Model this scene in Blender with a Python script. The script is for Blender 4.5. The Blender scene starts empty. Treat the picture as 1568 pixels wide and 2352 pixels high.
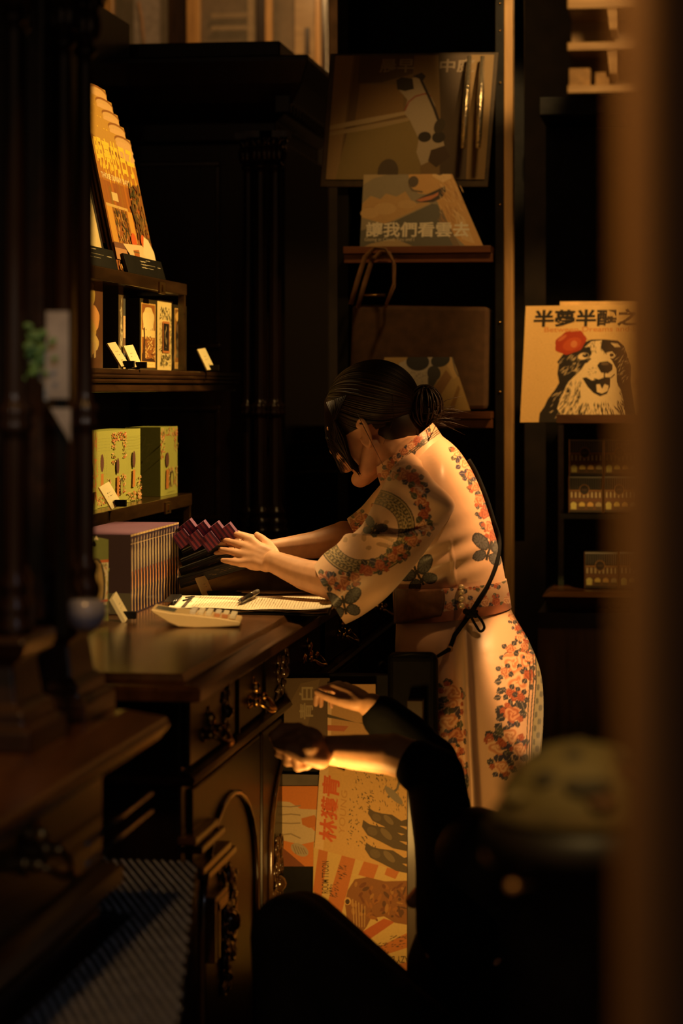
import bpy, bmesh, math, random
import numpy as np
from mathutils import Vector, Matrix
random.seed(11)
rng = np.random.default_rng(5)
SC = bpy.context.scene
COL = SC.collection
# ---------------------------------------------------------------- camera, light, exposure
F = 5600.0                      # focal length in pixels of the 1568 px wide frame
TH = math.atan(801.0 / F)
CAMZ, HZ = 1.33, 890.0
RT = Vector((math.cos(TH), math.sin(TH), 0)); FW = Vector((-math.sin(TH), math.cos(TH), 0)); UP = Vector((0, 0, 1))
cam = bpy.data.cameras.new('camera'); co = bpy.data.objects.new('camera', cam); COL.objects.link(co)
co.location = (0, 0, CAMZ); co.rotation_euler = (math.pi / 2, 0, TH)
cam.sensor_fit = 'HORIZONTAL'; cam.sensor_width = 24.0; cam.lens = F * 24.0 / 1568.0
cam.shift_y = (HZ - 1176.0) / 1568.0
cam.clip_start = 0.05; cam.clip_end = 60
cam.dof.use_dof = True; cam.dof.focus_distance = 5.15; cam.dof.aperture_fstop = 3.6
SC.camera = co
SC.view_settings.view_transform = 'Standard'; SC.view_settings.look = 'None'
SC.view_settings.gamma = 1.0; SC.view_settings.use_curve_mapping = False
SC.view_settings.exposure = 2.3
SC.cycles.use_denoising = True
SC.cycles.max_bounces = 6; SC.cycles.sample_clamp_indirect = 4.0
world = bpy.data.worlds.new('world'); SC.world = world; world.use_nodes = True
world.node_tree.nodes['Background'].inputs[0].default_value = (1.0, 0.62, 0.34, 1)
world.node_tree.nodes['Background'].inputs[1].default_value = 0.022
def P(x, y, D):                 # a point of the place from where the photo shows it and its distance
    return Vector((0, 0, CAMZ)) + FW * D + RT * ((x - 784.0) / F * D) + UP * ((HZ - y) / F * D)
def PX(x, y, X):                # the same on the plane X = const
    u = (x - 784.0) / F
    return P(x, y, X / (-math.sin(TH) + math.cos(TH) * u))
def PZ(x, y, z): return P(x, y, (CAMZ - z) * F / (y - HZ))
def PY(x, y, Y):
    u = (x - 784.0) / F
    return P(x, y, Y / (math.cos(TH) + math.sin(TH) * u))
WARM = (1.0, 0.60, 0.22)
def spot(name, loc, target, power, angle, col=WARM, radius=0.05, blend=0.4):
    l = bpy.data.lights.new(name, 'SPOT'); l.energy = power; l.color = col; l.spot_size = math.radians(angle)
    l.spot_blend = blend; l.shadow_soft_size = radius
    o = bpy.data.objects.new(name, l); COL.objects.link(o); o.location = loc
    o.rotation_euler = (Vector(target) - Vector(loc)).to_track_quat('-Z', 'Y').to_euler()
    return o
# shop spotlights, and unseen fills added to brighten single things
spot('spotlight_back', (0.42, 4.42, 2.80), P(1098, 1115, 4.9), 115, 12, (1.0, 0.50, 0.17), radius=0.03, blend=0.9)
spot('fill_aisle', (0.42, 4.30, 2.80), P(1040, 1330, 4.9), 2.5, 26, (1.0, 0.52, 0.18), radius=0.04, blend=0.8)  # weak wide fill added alongside the back light
spot('spotlight_skirt', (0.55, 4.25, 2.45), P(1200, 1560, 4.8), 62, 7, (1.0, 0.52, 0.18), radius=0.015, blend=0.3)
spot('spotlight_shelves', (0.15, 5.50, 2.30), (-1.25, 5.42, 1.60), 31, 52, (1.0, 0.62, 0.18), 0.04, 0.5)
spot('spotlight_lower_shelves', (-0.25, 5.75, 1.95), (-1.25, 5.3, 1.12), 9, 32, (1.0, 0.64, 0.2), 0.03, 0.6)
spot('fill_books', (-0.25, 5.75, 1.95), (-1.04, 4.74, 0.97), 26, 16, (1.0, 0.62, 0.24), 0.03, 0.6)  # fill added to brighten the book spines
spot('fill_desk_front', (-0.25, 3.3, 2.4), (-1.0, 4.43, 0.95), 26, 17, (1.0, 0.62, 0.24), 0.03, 0.6)  # fill added for the calculator and card fronts
spot('spotlight_counter', (-1.00, 5.12, 2.45), (-0.91, 4.74, 0.9), 28, 26, (1.0, 0.62, 0.24), 0.03, 0.6)
spot('spotlight_poster', (0.35, 5.6, 2.6), P(1330, 830, 6.5), 26, 26, (1.0, 0.55, 0.16), 0.05, 0.6)
spot('spotlight_rack', (-0.3, 5.3, 2.75), P(965, 500, 6.4), 5.5, 28, (1.0, 0.56, 0.18), 0.06, 0.7)
spot('fill_rack_strip', (-0.15, 5.5, 2.7), P(1168, 120, 6.4), 17, 18, (1.0, 0.6, 0.22), 0.03, 0.5)  # narrow fill added to brighten the tan strip
spot('fill_print_rack', P(800, 2090, 4.22), P(835, 1890, 4.56), 1.0, 105, (1.0, 0.52, 0.12), 0.05, 0.6)  # unseen uplight added in open air for the prints
spot('fill_low_front', P(735, 1990, 4.12), P(800, 1745, 4.20), 1.5, 76, (1.0, 0.52, 0.12), 0.03, 0.8)  # unseen lamp added to light the forearm from below
spot('spotlight_far_windows', (-1.45, 8.2, 3.05), P(520, 60, 9.2), 5, 130, (1.0, 0.55, 0.2), 0.1, 0.6)
spot('spotlight_brackets', (0.2, 7.4, 2.9), P(1380, 90, 8.6), 22, 60, (1.0, 0.55, 0.18), 0.1, 0.6)
spot('spotlight_near_counter', (-0.60, 2.2, 2.7), (-0.95, 2.9, 0.95), 8, 42, (1.0, 0.5, 0.15), 0.06, 0.7)
spot('fill_panel', (-0.35, 1.4, 1.9), P(120, 850, 2.94), 3.0, 9, (1.0, 0.85, 0.68), 0.05, 0.7)  # frontal fill added to brighten the grey plates
spot('fill_ledge', (0.35, 5.5, 2.2), P(1345, 1340, 6.5), 9, 18, (1.0, 0.55, 0.16), 0.05, 0.6)  # weak fill added to bring up the ledge beading
spot('spotlight_entrance', (-0.45, 0.90, 2.0), (0.12, 1.03, 1.38), 3.4, 80, (1.0, 0.55, 0.17), 0.05, 0.6)
spot('fill_hat', (0.05, 1.25, 2.2), P(1330, 1800, 2.0), 7, 30, (1.0, 0.62, 0.2), 0.05, 0.6)  # fill added so the dark dome shows
spot('daylight_fill', (0.4, 1.2, 1.9), (-0.72, 3.0, 0.6), 1.6, 22, (0.75, 0.82, 1.0), 0.15, 0.6)  # cool spot added for the steel dots
# ---------------------------------------------------------------- materials
MATS = {}
def nodes_of(name):
    m = bpy.data.materials.new(name); m.use_nodes = True
    return m, m.node_tree.nodes, m.node_tree.links, m.node_tree.nodes['Principled BSDF']
def mat(name, col, rough=0.5, metal=0.0, var=0.25, scale=30.0, bump=0.05, coat=0.0, sheen=0.0, trans=0.0, emit=None, alpha=1.0):
    if name in MATS: return MATS[name]
    m, N, L, b = nodes_of(name)
    tc = N.new('ShaderNodeTexCoord'); nz = N.new('ShaderNodeTexNoise'); nz.inputs['Scale'].default_value = scale
    nz.inputs['Detail'].default_value = 4
    L.new(tc.outputs['Object'], nz.inputs['Vector'])
    r = N.new('ShaderNodeValToRGB')
    r.color_ramp.elements[0].color = (*[c * (1 - var) for c in col], 1); r.color_ramp.elements[1].color = (*[min(1, c * (1 + var)) for c in col], 1)
    r.color_ramp.elements[0].position = 0.3; r.color_ramp.elements[1].position = 0.7
    L.new(nz.outputs['Fac'], r.inputs[0]); L.new(r.outputs[0], b.inputs['Base Color'])
    if bump:
        bp = N.new('ShaderNodeBump'); bp.inputs['Strength'].default_value = bump; bp.inputs['Distance'].default_value = 0.01
        L.new(nz.outputs['Fac'], bp.inputs['Height']); L.new(bp.outputs[0], b.inputs['Normal'])
    b.inputs['Roughness'].default_value = rough; b.inputs['Metallic'].default_value = metal
    b.inputs['Coat Weight'].default_value = coat; b.inputs['Sheen Weight'].default_value = sheen
    b.inputs['Transmission Weight'].default_value = trans; b.inputs['Alpha'].default_value = alpha
    MATS[name] = m; return m
def wood(name, c1, c2, rough=0.3, axis='Y', scale=9.0, bump=0.06):
    if name in MATS: return MATS[name]
    m, N, L, b = nodes_of(name)
    tc = N.new('ShaderNodeTexCoord'); mp = N.new('ShaderNodeMapping')
    s = {'X': (0.12, 1, 1), 'Y': (1, 0.12, 1), 'Z': (1, 1, 0.12)}[axis]
    mp.inputs['Scale'].default_value = s
    nz = N.new('ShaderNodeTexNoise'); nz.inputs['Scale'].default_value = scale * 3; nz.inputs['Detail'].default_value = 8; nz.inputs['Distortion'].default_value = 1.2
    L.new(tc.outputs['Object'], mp.inputs[0]); L.new(mp.outputs[0], nz.inputs['Vector'])
    r = N.new('ShaderNodeValToRGB'); r.color_ramp.elements[0].color = (*c1, 1); r.color_ramp.elements[1].color = (*c2, 1)
    r.color_ramp.elements[0].position = 0.3; r.color_ramp.elements[1].position = 0.72
    L.new(nz.outputs['Fac'], r.inputs[0]); L.new(r.outputs[0], b.inputs['Base Color'])
    bp = N.new('ShaderNodeBump'); bp.inputs['Strength'].default_value = bump; bp.inputs['Distance'].default_value = 0.004
    L.new(nz.outputs['Fac'], bp.inputs['Height']); L.new(bp.outputs[0], b.inputs['Normal'])
    b.inputs['Roughness'].default_value = rough; b.inputs['Coat Weight'].default_value = 0.25; b.inputs['Coat Roughness'].default_value = 0.2
    MATS[name] = m; return m
def printed(name, rough=0.45, coat=0.0, sheen=0.0, fibre=250.0, amt=0.12, aniso=0.0, bump=0.0):   # ink colours come from the sheet's own colour layer, paper grain from noise
    if name in MATS: return MATS[name]
    m, N, L, b = nodes_of(name)
    at = N.new('ShaderNodeAttribute'); at.attribute_name = 'Col'
    tc = N.new('ShaderNodeTexCoord'); nz = N.new('ShaderNodeTexNoise'); nz.inputs['Scale'].default_value = fibre
    L.new(tc.outputs['Object'], nz.inputs['Vector'])
    mr = N.new('ShaderNodeMapRange'); mr.inputs['To Min'].default_value = 1 - amt; mr.inputs['To Max'].default_value = 1 + amt
    L.new(nz.outputs['Fac'], mr.inputs['Value'])
    mx = N.new('ShaderNodeMix'); mx.data_type = 'RGBA'; mx.blend_type = 'MULTIPLY'; mx.inputs['Factor'].default_value = 1
    L.new(at.outputs['Color'], mx.inputs[6]); L.new(mr.outputs[0], mx.inputs[7]); L.new(mx.outputs[2], b.inputs['Base Color'])
    if bump:
        n2 = N.new('ShaderNodeTexNoise'); n2.inputs['Scale'].default_value = 14; n2.inputs['Detail'].default_value = 3
        L.new(tc.outputs['Object'], n2.inputs['Vector'])
        bp = N.new('ShaderNodeBump'); bp.inputs['Strength'].default_value = bump; bp.inputs['Distance'].default_value = 0.02
        L.new(n2.outputs['Fac'], bp.inputs['Height']); L.new(bp.outputs[0], b.inputs['Normal'])
    b.inputs['Roughness'].default_value = rough; b.inputs['Coat Weight'].default_value = coat; b.inputs['Sheen Weight'].default_value = sheen
    MATS[name] = m; return m
DARKWOOD = wood('dark_mahogany', (0.016, 0.008, 0.005), (0.040, 0.019, 0.010), 0.28, 'Z')
DARKWOODY = wood('dark_mahogany_board', (0.016, 0.007, 0.003), (0.045, 0.019, 0.008), 0.28, 'Y')
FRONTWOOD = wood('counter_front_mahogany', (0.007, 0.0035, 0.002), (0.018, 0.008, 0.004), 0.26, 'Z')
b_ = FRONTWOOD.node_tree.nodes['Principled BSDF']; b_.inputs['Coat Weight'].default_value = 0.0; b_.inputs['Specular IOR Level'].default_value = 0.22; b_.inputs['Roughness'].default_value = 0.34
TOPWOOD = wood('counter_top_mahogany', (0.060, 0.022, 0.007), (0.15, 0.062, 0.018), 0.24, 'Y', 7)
REDWOOD = wood('reddish_shelf_wood', (0.10, 0.030, 0.010), (0.20, 0.065, 0.02), 0.45, 'X')
OCHRE = wood('ochre_window_wood', (0.30, 0.15, 0.04), (0.50, 0.27, 0.08), 0.5, 'Z')
OLIVEWOOD = wood('pale_olive_wood', (0.22, 0.13, 0.05), (0.36, 0.23, 0.10), 0.5, 'X')
BLACK = mat('black_lacquer', (0.008, 0.007, 0.006), 0.45)
BRASS = mat('aged_brass', (0.75, 0.45, 0.14), 0.22, 1.0, 0.2, 60)
DULLBRASS = mat('dull_brass', (0.35, 0.20, 0.07), 0.35, 1.0, 0.3, 40)
PRINT = printed('printed_card', 0.4, 0.2)
MATT = printed('matt_printed_paper', 0.75)
CREAM = mat('cream_card', (0.80, 0.66, 0.36), 0.6, var=0.06)
SKIN = mat('skin', (0.66, 0.36, 0.20), 0.5, var=0.10, scale=45, bump=0.03)
HAIR = mat('dark_brown_hair', (0.018, 0.009, 0.005), 0.48, var=0.35, scale=20)
HAIR.node_tree.nodes['Principled BSDF'].inputs['Specular IOR Level'].default_value = 0.32
BLACKCLOTH = mat('black_cloth', (0.006, 0.006, 0.006), 0.9, sheen=0.0)
for m_ in (BLACK, BLACKCLOTH): m_.node_tree.nodes['Principled BSDF'].inputs['Specular IOR Level'].default_value = 0.15
# ---------------------------------------------------------------- mesh building
class MB:
    def __init__(s): s.v = []; s.f = []; s.c = []; s.s = []
    def add(s, vs, fs, col=(1, 1, 1), smooth=False):
        k = len(s.v); s.v.extend(Vector(p) for p in vs)
        for f in fs: s.f.append([i + k for i in f]); s.c.append(col); s.s.append(smooth)
        return s
    def box(s, a, b, col=(1, 1, 1), M=None):
        x0, y0, z0 = a; x1, y1, z1 = b
        vs = [Vector(p) for p in ((x0, y0, z0), (x1, y0, z0), (x1, y1, z0), (x0, y1, z0), (x0, y0, z1), (x1, y0, z1), (x1, y1, z1), (x0, y1, z1))]
        if M is not None: vs = [M @ p for p in vs]
        return s.add(vs, [(3, 2, 1, 0), (4, 5, 6, 7), (0, 1, 5, 4), (1, 2, 6, 5), (2, 3, 7, 6), (3, 0, 4, 7)], col)
    def slab(s, o, ex, ey, t, col=(1, 1, 1)):      # board with face o, ex, ey and thickness t behind it
        o = Vector(o); ex = Vector(ex); ey = Vector(ey); n = ex.cross(ey).normalized() * -t
        vs = [o, o + ex, o + ex + ey, o + ey]; vs += [p + n for p in vs]
        return s.add(vs, [(0, 1, 2, 3), (7, 6, 5, 4), (1, 0, 4, 5), (2, 1, 5, 6), (3, 2, 6, 7), (0, 3, 7, 4)], col)
    def prism(s, pts, d, col=(1, 1, 1)):           # polygon pts pushed along d
        pts = [Vector(p) for p in pts]; n = len(pts); d = Vector(d)
        return s.add(pts + [p + d for p in pts], [list(range(n)), list(range(2 * n - 1, n - 1, -1))] + [(j, i, i + n, j + n) for i, j in ((i, (i + 1) % n) for i in range(n))], col)
    def tube(s, pts, rad, n=10, col=(1, 1, 1), flat=1.0):
        pts = [Vector(p) for p in pts]
        if not hasattr(rad, '__len__'): rad = [rad] * len(pts)
        vs = []; fs = []; prev = None
        for i, p in enumerate(pts):
            t = (pts[min(i + 1, len(pts) - 1)] - pts[max(i - 1, 0)])
            t = t.normalized() if t.length > 1e-9 else Vector((0, 0, 1))
            if prev is None:
                a = t.orthogonal().normalized()
            else:
                a = prev - t * prev.dot(t)
                a = a.normalized() if a.length > 1e-6 else t.orthogonal().normalized()
            prev = a; b = t.cross(a)
            for k in range(n):
                q = 2 * math.pi * k / n
                vs.append(p + (a * math.cos(q) + b * (math.sin(q) * flat)) * rad[i])
        for i in range(len(pts) - 1):
            for k in range(n):
                k2 = (k + 1) % n; fs.append((i * n + k, i * n + k2, (i + 1) * n + k2, (i + 1) * n + k))
        fs.append(list(range(n - 1, -1, -1))); e = (len(pts) - 1) * n; fs.append(list(range(e, e + n)))
        return s.add(vs, fs, col, True)
    def lathe(s, prof, c, n=24, ax=None, flute=0, fa=0.0, fz=(0, 0), col=(1, 1, 1)):
        c = Vector(c); vs = []; fs = []
        az = Vector(ax).normalized() if ax is not None else Vector((0, 0, 1))
        a = az.orthogonal().normalized() if ax is not None else Vector((1, 0, 0)); b = az.cross(a)
        for r, z in prof:
            for k in range(n):
                q = 2 * math.pi * k / n; rr = r
                if flute and fz[0] <= z <= fz[1]: rr = r * (1 - fa * (0.5 + 0.5 * math.cos(flute * q)))
                vs.append(c + az * z + (a * math.cos(q) + b * math.sin(q)) * rr)
        for i in range(len(prof) - 1):
            for k in range(n):
                k2 = (k + 1) % n; fs.append((i * n + k, i * n + k2, (i + 1) * n + k2, (i + 1) * n + k))
        fs.append(list(range(n - 1, -1, -1))); e = (len(prof) - 1) * n; fs.append(list(range(e, e + n)))
        return s.add(vs, fs, col, True)
    def ball(s, c, r, M=None, n=14, m=9, col=(1, 1, 1)):
        c = Vector(c); r = (r, r, r) if not hasattr(r, '__len__') else r
        vs = []; fs = []
        for i in range(m + 1):
            t = math.pi * i / m
            for k in range(n):
                q = 2 * math.pi * k / n
                p = Vector((r[0] * math.sin(t) * math.cos(q), r[1] * math.sin(t) * math.sin(q), r[2] * math.cos(t)))
                vs.append(c + (M @ p if M is not None else p))
        for i in range(m):
            for k in range(n):
                k2 = (k + 1) % n; fs.append((i * n + k, (i + 1) * n + k, (i + 1) * n + k2, i * n + k2))
        return s.add(vs, fs, col, True)
    def limb(s, pts, rad, n=14):                    # tapered limb with round joints
        s.tube(pts, rad, n)
        for p, r in zip(pts, rad): s.ball(p, r, n=n)
        return s
    def build(s, name, m, parent=None, bevel=0.0, colours=False, seg=2, sub=0, merge=False):
        org = ROOTS[parent.name] if parent is not None else (s.origin if hasattr(s, 'origin') else Vector((0, 0, 0)))
        me = bpy.data.meshes.new(name)
        me.from_pydata([p - org for p in s.v], [], s.f)
        me.polygons.foreach_set('use_smooth', s.s)
        if colours:
            ca = me.color_attributes.new('Col', 'FLOAT_COLOR', 'CORNER')
            arr = np.ones((len(me.loops), 4), dtype=np.float32)
            lens = np.array([len(f) for f in s.f])
            arr[:, :3] = np.repeat(np.array(s.c, dtype=np.float32), lens, axis=0)
            ca.data.foreach_set('color', arr.ravel())
        me.materials.append(m); me.update()
        o = bpy.data.objects.new(name, me); COL.objects.link(o)
        if parent is not None: o.parent = parent
        else: o.location = org
        ROOTS[o.name] = org
        if bevel:
            b = o.modifiers.new('edge', 'BEVEL'); b.width = bevel; b.segments = seg; b.limit_method = 'ANGLE'; b.angle_limit = math.radians(40)
        return o
ROOTS = {}
def tag(o, label=None, cat=None, group=None, kind=None):
    if label: o['label'] = label
    if cat: o['category'] = cat
    if group: o['group'] = group
    if kind: o['kind'] = kind
    return o
def thing(name, label, cat, loc, group=None):
    o = bpy.data.objects.new(name, None); COL.objects.link(o); o.empty_display_size = 0.05
    o.location = loc; ROOTS[o.name] = Vector(loc)
    return tag(o, label, cat, group)
def dup(o, delta=None, label=None, parent=None):
    c = o.copy(); COL.objects.link(c); ROOTS[c.name] = ROOTS[o.name]
    if parent is not None: c.parent = parent
    if delta is not None: c.location = o.location + Vector(delta)
    if label: c['label'] = label
    for ch in [x for x in COL.objects if x.parent == o]: dup(ch, parent=c)
    return c
_tc = {}
def text_mesh(txt, bold=0.0):
    k = (txt, bold)
    if k not in _tc:
        cu = bpy.data.curves.new('t', 'FONT'); cu.body = txt; cu.size = 1.0; cu.offset = bold; cu.resolution_u = 3
        o = bpy.data.objects.new('t', cu); COL.objects.link(o)
        dg = bpy.context.evaluated_depsgraph_get(); dg.update()
        me = bpy.data.meshes.new_from_object(o.evaluated_get(dg))
        vs = [v.co.copy() for v in me.vertices]; fs = [list(p.vertices) for p in me.polygons]
        bpy.data.objects.remove(o); bpy.data.curves.remove(cu); bpy.data.meshes.remove(me)
        _tc[k] = (vs, fs)
    return _tc[k]
class Sheet:                                        # a printed face: o lower-left corner, ex width, ey height
    def __init__(s, o, ex, ey, base=None, t=0.004, edge=None):
        s.o, s.ex, s.ey = Vector(o), Vector(ex), Vector(ey); s.n = s.ex.cross(s.ey).normalized(); s.k = 0; s.mb = MB()
        if base is not None: s.mb.slab(s.o, s.ex, s.ey, t, base)
    def pt(s, u, v, lift): return s.o + s.ex * u + s.ey * v + s.n * lift
    def poly(s, col, pts, lift=None):
        s.k += 1; l = s.k * 0.000012 + 0.0001 if lift is None else lift
        n = len(pts); s.mb.add([s.pt(u, v, l) for u, v in pts], [list(range(n))], col)
    def rect(s, col, u0, v0, u1, v1): s.poly(col, [(u0, v0), (u1, v0), (u1, v1), (u0, v1)])
    def oval(s, col, u, v, ru, rv, n=20, ang=0.0, wob=0.0, wn=5):
        p = []
        for k in range(n):
            q = 2 * math.pi * k / n; w = 1 + wob * math.sin(wn * q)
            a, b = math.cos(q) * ru * w, math.sin(q) * rv * w
            p.append((u + a * math.cos(ang) - b * math.sin(ang), v + a * math.sin(ang) + b * math.cos(ang)))
        s.poly(col, p)
    def strokes(s, col, items):                      # (u, v, length, angle, width) thin marks, one layer
        s.k += 1; l = s.k * 0.000012 + 0.0001
        for u, v, ln, a, w in items:
            du, dv = math.cos(a) * ln / 2, math.sin(a) * ln / 2; pu, pv = -math.sin(a) * w / 2, math.cos(a) * w / 2
            s.mb.add([s.pt(u - du, v - dv, l), s.pt(u + pu, v + pv, l), s.pt(u + du, v + dv, l), s.pt(u - pu, v - pv, l)], [(0, 3, 2, 1)], col)
    def text(s, txt, u0, v0, u1, v1, col, bold=0.0, rot=0):
        vs, fs = text_mesh(txt, bold); s.k += 1; l = s.k * 0.000012 + 0.0001
        if not vs: return
        x0 = min(p.x for p in vs); x1 = max(p.x for p in vs); y0 = min(p.y for p in vs); y1 = max(p.y for p in vs)
        out = []
        for p in vs:
            a, b = (p.x - x0) / (x1 - x0), (p.y - y0) / (y1 - y0)
            if rot == 90: a, b = 1 - b, a
            elif rot == -90: a, b = b, 1 - a
            elif rot == 180: a, b = 1 - a, 1 - b
            out.append(s.pt(u0 + (u1 - u0) * a, v0 + (v1 - v0) * b, l))
        s.mb.add(out, fs, col)
def R(a, b): return random.uniform(a, b)
# ---------------------------------------------------------------- the setting
def struct(name, mb, m, bevel=0.0, label=None):
    o = mb.build(name, m, None, bevel); o['kind'] = 'structure'
    return o
FLOORM = wood('dark_floor_boards', (0.010, 0.006, 0.004), (0.028, 0.016, 0.009), 0.5, 'Y')
WALLM = mat('dark_brown_panelling', (0.014, 0.009, 0.006), 0.55, var=0.3, scale=6)
struct('floor', MB().box((-3, -0.5, -0.06), (3, 10.2, 0)), FLOORM)
struct('wall_left', MB().box((-2.72, -0.5, 0), (-2.60, 10.2, 3.3)), WALLM)
struct('wall_back', MB().box((-2.60, 9.9, 0), (2.4, 10.02, 3.3)), mat('dark_back_wall', (0.020, 0.012, 0.007), 0.8, var=0.4, scale=12))
struct('wall_right', MB().box((2.4, -0.5, 0), (2.52, 10.2, 3.3)), WALLM)
struct('ceiling', MB().box((-3, -0.5, 3.3), (3, 10.2, 3.38)), WALLM)
# frame of the shop window the photo is taken past: flat jamb, bead's ochre carries the lit stripe
tr = MB(); a = P(1520, 0, 1.05)
tr.box((a.x, a.y - 0.03, 0.0), (a.x + 0.16, a.y + 0.05, 2.6))
o = struct('trim_1', tr, wood('brown_window_jamb', (0.022, 0.009, 0.005), (0.05, 0.019, 0.008), 0.6, 'Z'), 0.004)
bd = MB(); bd.lathe([(0.0125, 0.0), (0.0125, 2.6)], (a.x - 0.006, a.y - 0.028, 0), 24)
struct('trim_2', bd, wood('ochre_lit_bead', (0.22, 0.10, 0.03), (0.34, 0.17, 0.05), 0.5, 'Z'))
# ---------------------------------------------------------------- joinery helpers
def tiers(mb, x0, x1, y0, y1, levels):              # stacked rectangles: (z, inset)
    n = len(levels); vs = []
    for z, i in levels: vs += [(x0 + i, y0 + i, z), (x1 - i, y0 + i, z), (x1 - i, y1 - i, z), (x0 + i, y1 - i, z)]
    fs = [(3, 2, 1, 0)]
    for k in range(n - 1):
        for j in range(4):
            j2 = (j + 1) % 4; fs.append((k * 4 + j, k * 4 + j2, k * 4 + 4 + j2, k * 4 + 4 + j))
    e = (n - 1) * 4; fs.append((e, e + 1, e + 2, e + 3)); mb.add(vs, fs)
    return mb
def scroll(mb, o, ex, ey, n, cx, cy, r, turns=1.4, a0=0.0, s=1, rad=0.004):
    pts = []; rr = []
    for i in range(16):
        t = i / 15; q = a0 + s * turns * 2 * math.pi * t; q_r = r * (1 - 0.85 * t)
        pts.append(o + ex * (cx + math.cos(q) * q_r) + ey * (cy + math.sin(q) * q_r) + n * (0.25 * rad + rad * t)); rr.append(rad * (1 - 0.5 * t))
    mb.tube(pts, rr, 6)
def leaf3(mb, o, ex, ey, n, cx, cy, ln, ang, w=0.3, lift=0.5):
    ca, sa = math.cos(ang), math.sin(ang)
    d = ex * ca + ey * sa; p = ex * -sa + ey * ca
    M = Matrix((d, p, n)).transposed().to_3x3()
    mb.ball(o + ex * cx + ey * cy + d * ln * 0.5 + n * 0.001, (ln * 0.5, ln * w * 0.5, ln * w * lift * 0.5), M, 8, 6)
def carving(name, o, ex, ey, w, h, parent, seed=1, m=None):   # carved foliage plaque of scrolls and leaves
    rr = random.Random(seed); mb = MB(); n = ex.cross(ey).normalized(); o = Vector(o)
    s = min(w, h)
    mb.ball(o + n * 0.002, (0.16 * s, 0.16 * s, 0.16 * s), None, 10, 8)
    for sx in (-1, 1):
        for k, fy in enumerate((-0.36, -0.12, 0.14, 0.36)):
            scroll(mb, o, ex, ey, n, sx * w * rr.uniform(0.2, 0.3), h * fy, min(w * 0.2, h * 0.12), 1.3, rr.uniform(0, 6), sx, 0.035 * s)
            for q in range(3):
                leaf3(mb, o, ex, ey, n, sx * w * rr.uniform(0.05, 0.32), h * (fy + rr.uniform(-0.08, 0.08)), s * rr.uniform(0.22, 0.36), rr.uniform(0, 6.28), 0.36, 0.7)
    for fy in (-0.45, 0.45): leaf3(mb, o, ex, ey, n, 0, h * fy, 0.3 * s, math.pi / 2 if fy < 0 else -math.pi / 2, 0.5, 0.8)
    return mb.build(name, m or CARVED, parent)
CARVED = mat('polished_carved_wood', (0.05, 0.024, 0.010), 0.17, var=0.3, coat=0.7, bump=0.08)
def handle(parent, c, sc=1.0, out=Vector((1, 0, 0)), along=Vector((0, 1, 0)), m=None):   # swan-neck drop handle
    mb = MB(); c = Vector(c); u = Vector((0, 0, 1)); w = 0.042 * sc
    pts = []; rr = []
    for i in range(17):
        t = -1 + 2 * i / 16
        pts.append(c + along * (w * t * (1.0 + 0.12 * math.sin(abs(t) * 3.1))) + out * (0.012 + 0.026 * (1 - t * t) ** 0.6) * sc - u * (0.018 * (1 - abs(t) ** 2.2)) * sc)
        rr.append((0.0042 + 0.0028 * math.exp(-(t * 2.4) ** 2)) * sc)
    mb.tube(pts, rr, 10)
    for sgn in (-1, 1):
        e = c + along * w * sgn
        mb.ball(e + out * 0.013 * sc, 0.0085 * sc, n=12)
        mb.lathe([(0.013 * sc, 0), (0.013 * sc, 0.002 * sc), (0.009 * sc, 0.005 * sc), (0.005 * sc, 0.010 * sc), (0.0045 * sc, 0.016 * sc)], e, 16, out)
    mb.ball(c + u * 0.022 * sc + out * 0.004, (0.010 * sc, 0.007 * sc, 0.012 * sc), None, 12, 8)
    leaf3(mb, c, along, u, out, 0, 0.022 * sc, 0.022 * sc, math.pi / 2, 0.5, 0.6)
    return mb.build('handle', m or BRASS, parent)
def frame_bead(mb, o, ex, ey, w=0.012, d=0.006):     # raised moulding round a panel
    o, ex, ey = Vector(o), Vector(ex), Vector(ey); n = ex.cross(ey).normalized()
    a, b = ex.normalized() * w, ey.normalized() * w
    for (p, q) in ((o, ex), (o + ey - b, ex)): mb.slab(p + n * d, q, b, d)
    for (p, q) in ((o + b, a), (o + ex - a + b, a)): mb.slab(p + n * d, q, ey - b * 2, d)
    return mb
EXY, EYZ = Vector((0, 1, 0)), Vector((0, 0, 1)); XN = Vector((1, 0, 0))
# ---------------------------------------------------------------- near counter at the left
t = thing('near_counter', 'dark wooden counter nearest the shop window, lower left, under the blurred columns', 'counter', (-1.25, 2.1, 0))
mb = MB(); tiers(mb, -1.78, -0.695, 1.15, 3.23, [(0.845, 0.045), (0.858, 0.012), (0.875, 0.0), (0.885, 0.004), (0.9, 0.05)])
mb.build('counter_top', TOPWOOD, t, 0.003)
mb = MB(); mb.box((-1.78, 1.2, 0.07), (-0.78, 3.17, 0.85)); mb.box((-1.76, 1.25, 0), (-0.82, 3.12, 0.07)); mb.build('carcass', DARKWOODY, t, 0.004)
mb = MB(); tiers(mb, -1.7, -0.752, 1.19, 3.19, [(0.655, 0.02), (0.668, 0.0), (0.69, 0.0), (0.70, 0.02)]); mb.build('rail', wood('counter_rail_wood', (0.06, 0.022, 0.007), (0.13, 0.05, 0.015), 0.3, 'Y'), t)
for y0, y1 in ((1.9, 2.5), (2.54, 3.13)):
    d = MB().box((-0.79, y0, 0.71), (-0.765, y1, 0.835)).build('drawer', DARKWOODY, t, 0.004)
    handle(d, (-0.765, y0 + 0.26, 0.775), 1.1, m=DULLBRASS)
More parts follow.
